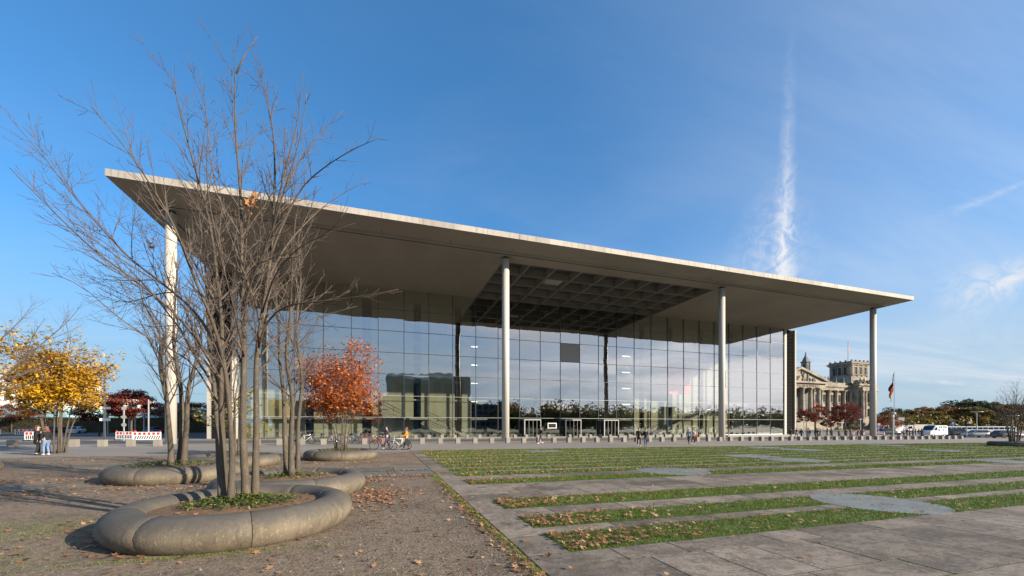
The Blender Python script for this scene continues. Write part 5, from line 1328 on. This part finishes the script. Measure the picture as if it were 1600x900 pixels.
lamp(105.3,62.4,3.7,'slim grey street lamp before the sandstone corner tower')
lamp(130.8,54.0,5.4,'street lamp with a wide disc shaped head before the wood', True)
lamp(143.2,53.1,4.6,'street lamp with a wide disc shaped head next to the right edge tree', True)
lamp(97.0,69.5,4.4,'slim street lamp among the crowd before the portico')
r_ = empty('red_round_sign', (104.5,58.4,gz(104)), -.6, 'round white sign with red rim just right of the last column', 'traffic sign')
mb = MB(); mb.cyl(0,0,-.1,2.9,.05,8); mb.build('post', M['galv'], r_); disc_sign(r_, 2.6, .40, 'red', 'white')
r_ = empty('blue_sign', (120.1,53.3,gz(120)), -.6, 'small square blue sign on a post above the black car', 'traffic sign')
mb = MB(); mb.cyl(0,0,-.1,3.2,.05,8); mb.build('post', M['galv'], r_); mb = MB(); mb.box(-.36,.36,-.08,-.05,2.5,3.25,ch=.01); mb.build('board', M['blue'], r_)
mb = MB()
mb.box(-.16,-.06,-.088,-.081,2.64,3.1); mb.box(-.058,.12,-.088,-.081,3.0,3.1); mb.box(.06,.16,-.088,-.081,2.86,2.998); mb.box(-.058,.058,-.088,-.081,2.82,2.91); mb.build('letter', M['white'], r_)
r_ = empty('traffic_signal', (111.8,47.6,gz(111)), -.6, 'dark traffic signal post between the black and the grey car', 'traffic light')
mb = MB(); mb.cyl(0,0,-.1,3.0,.09,8); mb.build('post', M['greypole'], r_)
mb = MB(); mb.box(-.2,.2,-.2,.1,2.3,3.4,ch=.04); h_ = mb.build('signal_head', M['dark'], r_)
for z, m_ in ((3.15,'red'),(2.85,'flaggold'),(2.55,'dark')): mb = MB(); mb.cyl(0,0,-.02,.02,.11,12); mb.v = [(a,-.225+c,z+b) for a,b,c in mb.v]; mb.build('lens', M[m_], h_)
mb = MB(); mb.box(.25,.75,-.1,.0,2.8,3.2); mb.build('side_board', M['white'], r_)
r_ = empty('camera_post', (78.4,41.9,gz(78)), -.4, 'pale street post with a lantern head and a side arm carrying a camera', 'post')
mb = MB(); mb.cyl(0,0,-.1,3.6,.15,12); mb.build('pole', M['paleframe'], r_)
mb = MB(); mb.ring([(.03,4.0),(.35,4.05),(.42,4.15),(.30,4.32),(.03,4.4)], 14); mb.build('head_cap', M['greypole'], r_, True); mb = MB(); mb.cyl(0,0,3.55,4.02,.17,12); mb.build('lantern', M['white'], r_)
mb = MB(); mb.box(.15,1.7,-.05,.05,2.95,3.12); mb.build('arm', M['paleframe'], r_); mb = MB(); mb.box(.7,1.6,-.18,.18,3.125,3.5,ch=.03); mb.build('camera', M['greypole'], r_)
def flag(u, v, H, s, rz, label, limp=True, pole_label=None, fh=None):
    root = empty('flagpole', (u, v, gz(u)), 0, pole_label, 'flagpole'); mb = MB(); mb.cyl(0,0,-.1,H,.11,8,.05); mb.build('pole', M['paleframe'], root)
    mb = MB(); mb.ball((0,0,H+.06),.09,8,5); mb.build('finial', M['galv'], root)
    fr_ = empty('tricolour_flag', (u, v, gz(u)), rz, label, 'flag')
    for k, c in enumerate(('flagblack','flagred','flaggold')):
        mb = MB(); V = []; n = 8; m2 = 4
        for i in range(n+1):
            for j in range(m2+1):
                t, q = i/n, (j/m2 + k)/3
                if limp:  # hangs down: the stripes run down side by side, folded
                    x = .06 + s*(.30*t + .05*math.sin(t*9+q*2)); y = .12*s*math.sin(q*11 + t*5)*t; z = H-.15 - s*.95*q - s*1.35*t
                else:
                    x = .06 + s*t*.95; y = .18*s*math.sin(t*6 + q)*t; z = H-.1 - s*q*.75 - .55*s*t*t
                V.append((x, y, z))
        w = m2+1; mb.add(V, [(i*w+j, i*w+j+1, (i+1)*w+j+1, (i+1)*w+j) for i in range(n) for j in range(m2)]); mb.build('stripe', M[c], fr_, True)
flag(134.8,71.7,17.2,3.6,PI-.5,'large limp black red and gold flag beyond the last column', True, 'tall flagpole beyond the last column, right of the roof')
flag(104.6,72.2,8.8,2.2,.3,'black red and gold flag above the left dark red tree, hanging to the right', False, 'flagpole behind the left dark red tree, nearest the portico')
flag(102.2,72.5,8.6,1.8,.8,'dark flag above the left dark red tree, left of the gold one', True, 'flagpole left of the other in front of the portico')

# ------------------------------------------------------------------ the sandstone parliament palace
PAL = empty('sandstone_palace', (250,170,-.57), 0, 'large sandstone palace with pedimented portico and a corner tower beyond the hall', 'building')
def pal(name, mat, mb, parent=None):
    o = parent or PAL; l = PAL.location; mb.v = [(x-l.x, y-l.y, z) for x, y, z in mb.v]; return mb.build(name, M[mat], o)
def pbox(name, mat, *bs, parent=None):
    mb = MB()
    for b in bs: mb.box(*b)
    return pal(name, mat, mb, parent)
pbox('main_block', 'stone', (196,277,170,215,0,27.0)); pbox('plinth', 'stone', (195,277,169.2,169.97,0,6.6), (195,277,168.8,169.19,6.0,6.9))
pbox('entablature', 'stone', (196,277,169.0,169.96,23.9,25.4), (196,277,168.4,169.96,26.0,27.1)); pbox('frieze', 'darkstone', (196,277,169.3,169.95,25.41,25.99))
pbox('balustrade', 'stone', (196,277,169.0,169.4,27.12,28.6)); pbox('attic_roof', 'darkstone', (200,274,174,210,27.05,30))
pbox('dentil', 'stone', *[(196+1.0*k, 196.5+1.0*k, 168.62, 168.98, 25.5, 25.95) for k in range(80)])
bays = [246.9,253.5,260.1,266.7,273.3]
def pal_window(u, v, z0, z1, w, hood=True, arch=False):
    fr = pbox('window', 'stone', (u-w-.45,u-w,v-.35,v-.01,z0-.4,z1), (u+w,u+w+.45,v-.35,v-.01,z0-.4,z1), (u-w-.6,u+w+.6,v-.5,v-.01,z1+.002,z1+.6), (u-w-.6,u+w+.6,v-.5,v-.01,z0-.8,z0-.402))
    mb = MB(); mb.box(u-w+.01,u+w-.01,v-.06,v-.02,z0-.39,z1-.01); pal('pane', 'win', mb, fr)
    if hood: mb = MB(); mb.prism([(u-w-.8,z1+.61),(u+w+.8,z1+.61),(u,z1+2.0)], v-.65, v-.02); pal('hood', 'stone', mb, fr)
    if arch:
        mb = MB(); mb.prism([(u+(w+.5)*math.cos(a*PI/8), z1+.61+(w+.5)*math.sin(a*PI/8)) for a in range(9)], v-.45, v-.02); pal('arch', 'stone', mb, fr)
    mb = MB(); mb.box(u-.08,u+.08,v-.12,v-.062,z0-.38,z1-.02); mb.box(u-w+.02,u+w-.02,v-.118,v-.064,(z0+z1)/2,(z0+z1)/2+.14); pal('glazing_bar', 'darkstone', mb, fr)
for u in bays:
    pal_window(u, 170, 17.2, 21.0, 1.0); pal_window(u, 170, 8.6, 13.8, 1.1, False, True); pal_window(u, 169.2, 2.4, 3.9, 1.1, False)
def pal_column(u, v, z0, z1, r):
    mb = MB(); mb.tube([(u,v,z0+.8),(u,v,z0+(z1-z0)*.35),(u,v,z1-1.5)], [r,r*.98,r*.84], 14); c_ = pal('column', 'stone', mb)
    mb = MB(); mb.box(u-r*1.3,u+r*1.3,v-r*1.3,v+r*1.3,z0,z0+.5); mb.cyl(u,v,z0+.502,z0+.82,r*1.15,14); pal('base', 'stone', mb, c_)
    mb = MB(); mb.cyl(u,v,z1-1.48,z1-.35,r*.9,14,r*1.35); mb.box(u-r*1.4,u+r*1.4,v-r*1.4,v+r*1.4,z1-.348,z1-.002); pal('capital', 'stone', mb, c_)
for u in (243.6,250.2,256.8,263.4,270.0,276.2): pal_column(u, 169.0, 6.95, 23.9, 1.0)
# portico
pbox('portico_floor', 'stone', (203,244,160.5,168.7,0,6.9)); pbox('portico_beam', 'stone', (203.4,243.4,161.6,168.3,23.95,25.6)); pbox('portico_cornice', 'stone', (202.6,244.2,160.8,168.35,26.4,27.4)); pbox('portico_frieze', 'darkstone', (203.6,243.2,161.9,168.2,25.61,26.39))
for u in (207.6,213.9,220.3,226.7,233.0,239.6): pal_column(u, 163.2, 6.9, 23.95, 1.15)
pbox('portico_back', 'darkstone', (204,243,169.0,169.15,7,23.8))
mb = MB(); mb.prism([(203.6,27.42),(243.2,27.42),(223.4,34.2)], 162.0, 175); pal('tympanum', 'stone', mb)
for a, b in (((202.2,27.45),(223.4,35.4)),((244.6,27.45),(223.4,35.4))):
    mb = MB(); dx, dz = b[0]-a[0], b[1]-a[1]
    P4 = [(a[0],a[1]),(b[0],b[1]-1.3),(b[0],b[1]),(a[0],a[1]+1.2)]
    if dx < 0: P4 = P4[::-1]
    mb.prism(P4, 160.9, 175.2); pal('raking_cornice', 'stone', mb)
tr_ = random.Random(9); mb = MB()
for k in range(46):
    u = 223.4 + tr_.uniform(-14,14); zt = 28.0 + tr_.uniform(0,1)*(5.0*(1-abs(u-223.4)/16)); mb.ball((u,161.9,zt), (tr_.uniform(.4,.8),.5,tr_.uniform(.5,1.0)), 6, 4)
tag(pal('pediment_relief', 'darkstone', mb), kind='stuff')
fc = bpy.data.curves.new('inscription', 'FONT'); fc.body = 'DEM DEUTSCHEN VOLKE'; fc.size = 2.0; fc.extrude = .06; fc.align_x = 'CENTER'; fc.space_character = 1.25
fo = bpy.data.objects.new('tmp', fc); col.objects.link(fo); dg = bpy.context.evaluated_depsgraph_get(); fm = bpy.data.meshes.new_from_object(fo.evaluated_get(dg)); bpy.data.objects.remove(fo)
fm.materials.clear(); fo = link('inscription', fm, M['bronze'], PAL); fo.location = (223.4-250, 161.52-170, 24.15); fo.rotation_euler = (PI/2,0,0)
# corner pavilion
pbox('pavilion', 'stone', (277.02,291.5,165,190,0,26.9)); pbox('pavilion_plinth', 'stone', (276.6,291.9,164.5,164.98,0,6.8)); pbox('pavilion_cornice', 'stone', (276.2,292.3,164.1,190,26.92,28.0)); pbox('pavilion_attic', 'stone', (277.4,291.1,165.6,189,28.02,30.4))
pbox('side_pilaster', 'stone', *[(276.6,277.0,v,v+1.4,6.9,24) for v in (165.2,168.2)])
for u in (278.4,280.9,287.6,290.1): pal_column(u, 163.9, 6.85, 23.9, .95)
pbox('pavilion_beam', 'stone', (277.1,283.0,162.9,164.98,23.95,25.9), (286.2,291.5,162.9,164.98,23.95,25.9)); pbox('column_pedestal', 'stone', (277.1,282.4,162.8,164.4,0,6.84), (286.2,291.5,162.8,164.4,0,6.84))
pal_window(284.3,165,17.0,22.3,1.5,False,True); pal_window(284.3,165,8.4,12.6,1.4); pal_window(284.3,164.5,2.2,3.6,1.6,False)
# tower
T0 = (275,291,168,180.5)
mb = MB(); mb.add([(T0[0]-1.4,T0[2]-1.2,28.4),(T0[1]+1.0,T0[2]-1.2,28.4),(T0[1]+1.0,T0[3]+1,28.4),(T0[0]-1.4,T0[3]+1,28.4),(T0[0],T0[2],33),(T0[1],T0[2],33),(T0[1],T0[3],33),(T0[0],T0[3],33)],[(4,5,6,7),(0,1,5,4),(1,2,6,5),(2,3,7,6),(3,0,4,7)]); pal('tower_foot', 'stone', mb)
pbox('tower', 'stone', (T0[0],T0[1],T0[2],T0[3],32.9,40.0)); pbox('tower_cornice', 'stone', (T0[0]-.7,T0[1]+.7,T0[2]-.7,T0[3]+.7,40.02,40.8), (T0[0]-1.3,T0[1]+1.3,T0[2]-1.3,T0[3]+1.3,40.82,41.4)); pbox('tower_parapet', 'darkstone', (T0[0]-.4,T0[1]+.4,T0[2]-.4,T0[3]+.4,41.42,42.3))
for k in range(5):
    pbox('parapet_finial', 'darkstone', (T0[0]+.2+3.7*k,T0[0]+1.0+3.7*k,T0[2]-.38,T0[2]+.4,42.31,43.2))
    if k: pbox('parapet_finial', 'darkstone', (T0[0]-.38,T0[0]+.4,T0[2]+3.0*k-.4,T0[2]+3.0*k+.4,42.31,43.2))
for u in (278.6,283.0,287.4): pal_window(u, T0[2], 34.6, 38.6, 1.05, False)
for u in (276.2,280.8,285.2,289.6): pbox('tower_pilaster', 'stone', (u-.55,u+.55,T0[2]-.4,T0[2]-.01,33.05,39.9))
for v in (171.2,174.4,177.6):
    fr = pbox('window', 'stone', (T0[0]-.3,T0[0]-.01,v-1.3,v-.85,34.2,38.8),(T0[0]-.3,T0[0]-.01,v+.85,v+1.3,34.2,38.8),(T0[0]-.4,T0[0]-.01,v-1.5,v+1.5,38.81,39.3)); pbox('pane', 'win', (T0[0]-.06,T0[0]-.02,v-.84,v+.84,34.2,38.8), parent=fr)
mb = MB(); mb.cyl(T0[0]+7,174,42,56.5,.22,8,.12); pal('flagstaff', 'paleframe', mb)
fl_ = empty('tricolour_flag', (T0[0]+7,174,55.5), 0, 'limp black red and gold flag on the corner tower of the palace', 'flag')
for k, c in enumerate(('flagblack','flagred','flaggold')):
    mb = MB(); mb.add([(.25+.35*k,.1*k,-.3*k),(.6+.35*k,.1*k+.15,-.3*k-.3),(.55+.35*k,.1*k+.1,-6.2-.3*k),(.25+.32*k,.1*k,-6.0-.3*k)], [(0,1,2,3)]); mb.build('stripe', M[c], fl_)
def statue(name, u, v, z, h):
    mb = MB(); mb.box(u-.5,u+.5,v-.5,v+.5,z,z+h*.25); mb.tube([(u,v,z+h*.25),(u+.1,v,z+h*.5),(u,v,z+h*.8)], [.42,.5,.22], 7); mb.ball((u,v,z+h*.9), .26, 7, 5); mb.tube([(u,v,z+h*.7),(u+.6,v,z+h*.78)], .12, 5); pal(name, 'darkstone', mb)
for u in (243.6,250.2,256.8,263.4,270.0,276.2): statue('statue', u, 169.3, 28.6, 4.0)
for u in (278,281.5,287,290.6): statue('statue', u, 164.9, 28.0, 4.6)
statue('statue', 286.5, 164.4, 29.5, 5.0); statue('statue', 244.0, 162.5, 27.9, 3.0)
# lantern turret on the roof behind
lt = (258.6,184.0)
for nm, mt, a, z0, z1, k in (('turret_base','darkstone',4.2,29.5,33.0,1.0),('turret_step','stone',3.4,33.0,34.6,.9),('turret_step','darkstone',3.3,34.6,36.6,.6),('turret_drum','stone',1.15,36.6,41.2,1.0),('turret_cornice','darkstone',1.75,41.2,41.8,1.05),('turret_cap','darkstone',1.35,41.8,43.6,.62),('turret_cap','darkstone',.85,43.6,45.0,.5),('turret_finial','darkstone',.36,45.0,47.4,.25)):
    mb = MB(); a *= 1.15; b = a*k; z0, z1 = (29.5+(z-29.5)*1.13 for z in (z0, z1)); mb.add([(lt[0]+s*a,lt[1]+q*a,z0+.003) for s,q in ((-1,-1),(1,-1),(1,1),(-1,1))] + [(lt[0]+s*b,lt[1]+q*b,z1) for s,q in ((-1,-1),(1,-1),(1,1),(-1,1))], [(3,2,1,0),(4,5,6,7),(0,1,5,4),(1,2,6,5),(2,3,7,6),(3,0,4,7)]); pal(nm, mt, mb)
for s, q in ((-1,-1),(1,-1),(1,1),(-1,1)): mb = MB(); mb.cyl(lt[0]+s*1.55,lt[1]+q*1.55,37.5,42.7,.26,8); pal('turret_column', 'darkstone', mb)
pbox('turret_opening', 'win', (lt[0]-.6,lt[0]+.6,lt[1]-1.38,lt[1]-1.33,38.5,41.8), (lt[0]-1.38,lt[0]-1.33,lt[1]-.6,lt[1]+.6,38.5,41.8))

# ------------------------------------------------------------------ buildings at the far left
def block(name, u, v, rz, L, D, H, wall, label, floors, n, roof=2.0, ww=1.1, wh=1.7):
    root = empty(name, (u, v, gz(u)), rz, label, 'building')
    mb = MB(); mb.box(-L/2,L/2,0,D,0,H); mb.build('wall', M[wall], root)
    mb = MB(); mb.prism([(-L/2-.4,H+.002),(L/2+.4,H+.002),(L/2-1.2,H+roof),(-L/2+1.2,H+roof)], -.4, D+.4); mb.build('roof', M['roof'], root)
    wm = None
    for f in range(floors):
        for k in range(n):
            x = -L/2 + L*(k+.5)/n; z = 1.2 + (H-1.0)*f/floors
            if wm is None:
                mb = MB(); mb.box(-ww-.1,ww+.1,-.10,-.01,-.1,wh+.1); wm = mb.mesh('window'); wm.materials.append(M['white']); mb = MB(); mb.box(-ww,ww,-.13,-.101,0,wh); pm_ = mb.mesh('pane'); pm_.materials.append(M['win'])
            o = bpy.data.objects.new('window', wm); col.objects.link(o); o.parent = root; o.location = (x, 0, z)
            p = bpy.data.objects.new('pane', pm_); col.objects.link(p); p.parent = o
block('apartment_block', -134,205, .65, 46, 14, 21, 'render', 'pale apartment block with dark roof and rows of windows at the far left', 6, 12, 4.0)
block('cream_house', -91,178, .5, 22, 12, 11.2, 'cream', 'low cream building behind the dark red trees on the left', 3, 6, .6)
for i, (u, v, L) in enumerate(((-98,137,46),(-56,128,26))):
    root = empty('teal_pavilion', (u, v, gz(u)), -.26, ('long teal roofed pavilion behind the hedge at the far left','shorter teal roofed pavilion behind the hedge, under the wide dark red tree')[i], 'building')
    mb = MB(); mb.box(-L/2,L/2,0,8,0,3.6); mb.build('wall', M['render'], root)
    mb = MB(); mb.prism([(-L/2-.6,3.602),(L/2+.6,3.602),(L/2+.6,4.1),(L/2-1,6.0),(-L/2+1,6.0),(-L/2-.6,4.1)], -1.0, 9); mb.build('roof', M['copper'], root)
    for k in range(int(L/7)): mb = MB(); x = -L/2+4+7*k; mb.prism([(x-1.7,4.3),(x+1.7,4.3),(x,5.5)], -1.3, -1.005); mb.build('gable', M['roof'], root)

# ------------------------------------------------------------------ across the square: what the glass front mirrors
r_ = empty('government_block', (30,-150,0), 0, 'tall cubic building across the square, shade coloured into its walls, mirrored in the glass front', 'building')
mb = MB(); mb.box(-27,27,-40,0,-.5,34.5); mb.build('wall', M['darkstone'], r_)  # pale building whose shaded face is put into the dark wall colour
mb = MB(); mb.box(-27.6,27.6,-40.6,.8,34.52,36); mb.build('roof', M['render'], r_)
for k in range(6): mb = MB(); mb.box(-22+8*k,-17+8*k,.004,.3,2,31); mb.build('window', M['win'], r_)
for x0, x1 in ((-95,-27.5),(27.5,54)):
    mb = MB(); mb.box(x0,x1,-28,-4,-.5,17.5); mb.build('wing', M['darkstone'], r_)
    for k in range(int((x1-x0)/4.5)):
        for f in range(4): mb = MB(); mb.box(x0+1.2+4.5*k,x0+3.9+4.5*k,-3.996,-3.8,1.5+4*f,4.2+4*f); mb.build('window', M['win'], r_)
r_ = empty('watch_tower', (150,-60,0), 0, 'small brick tower with glazed lookout, mirrored in the glass front', 'tower')
mb = MB(); mb.box(-2.2,2.2,-2.2,2.2,-.5,9.0); mb.build('shaft', M['rustwall'] if 'rustwall' in M else M['darkstone'], r_)
mb = MB(); mb.box(-2.6,2.6,-2.6,2.6,9.02,12); mb.build('lookout', M['win'], r_); mb = MB(); mb.box(-3.2,3.2,-3.2,3.2,12.02,12.6); mb.build('roof', M['roof'], r_)
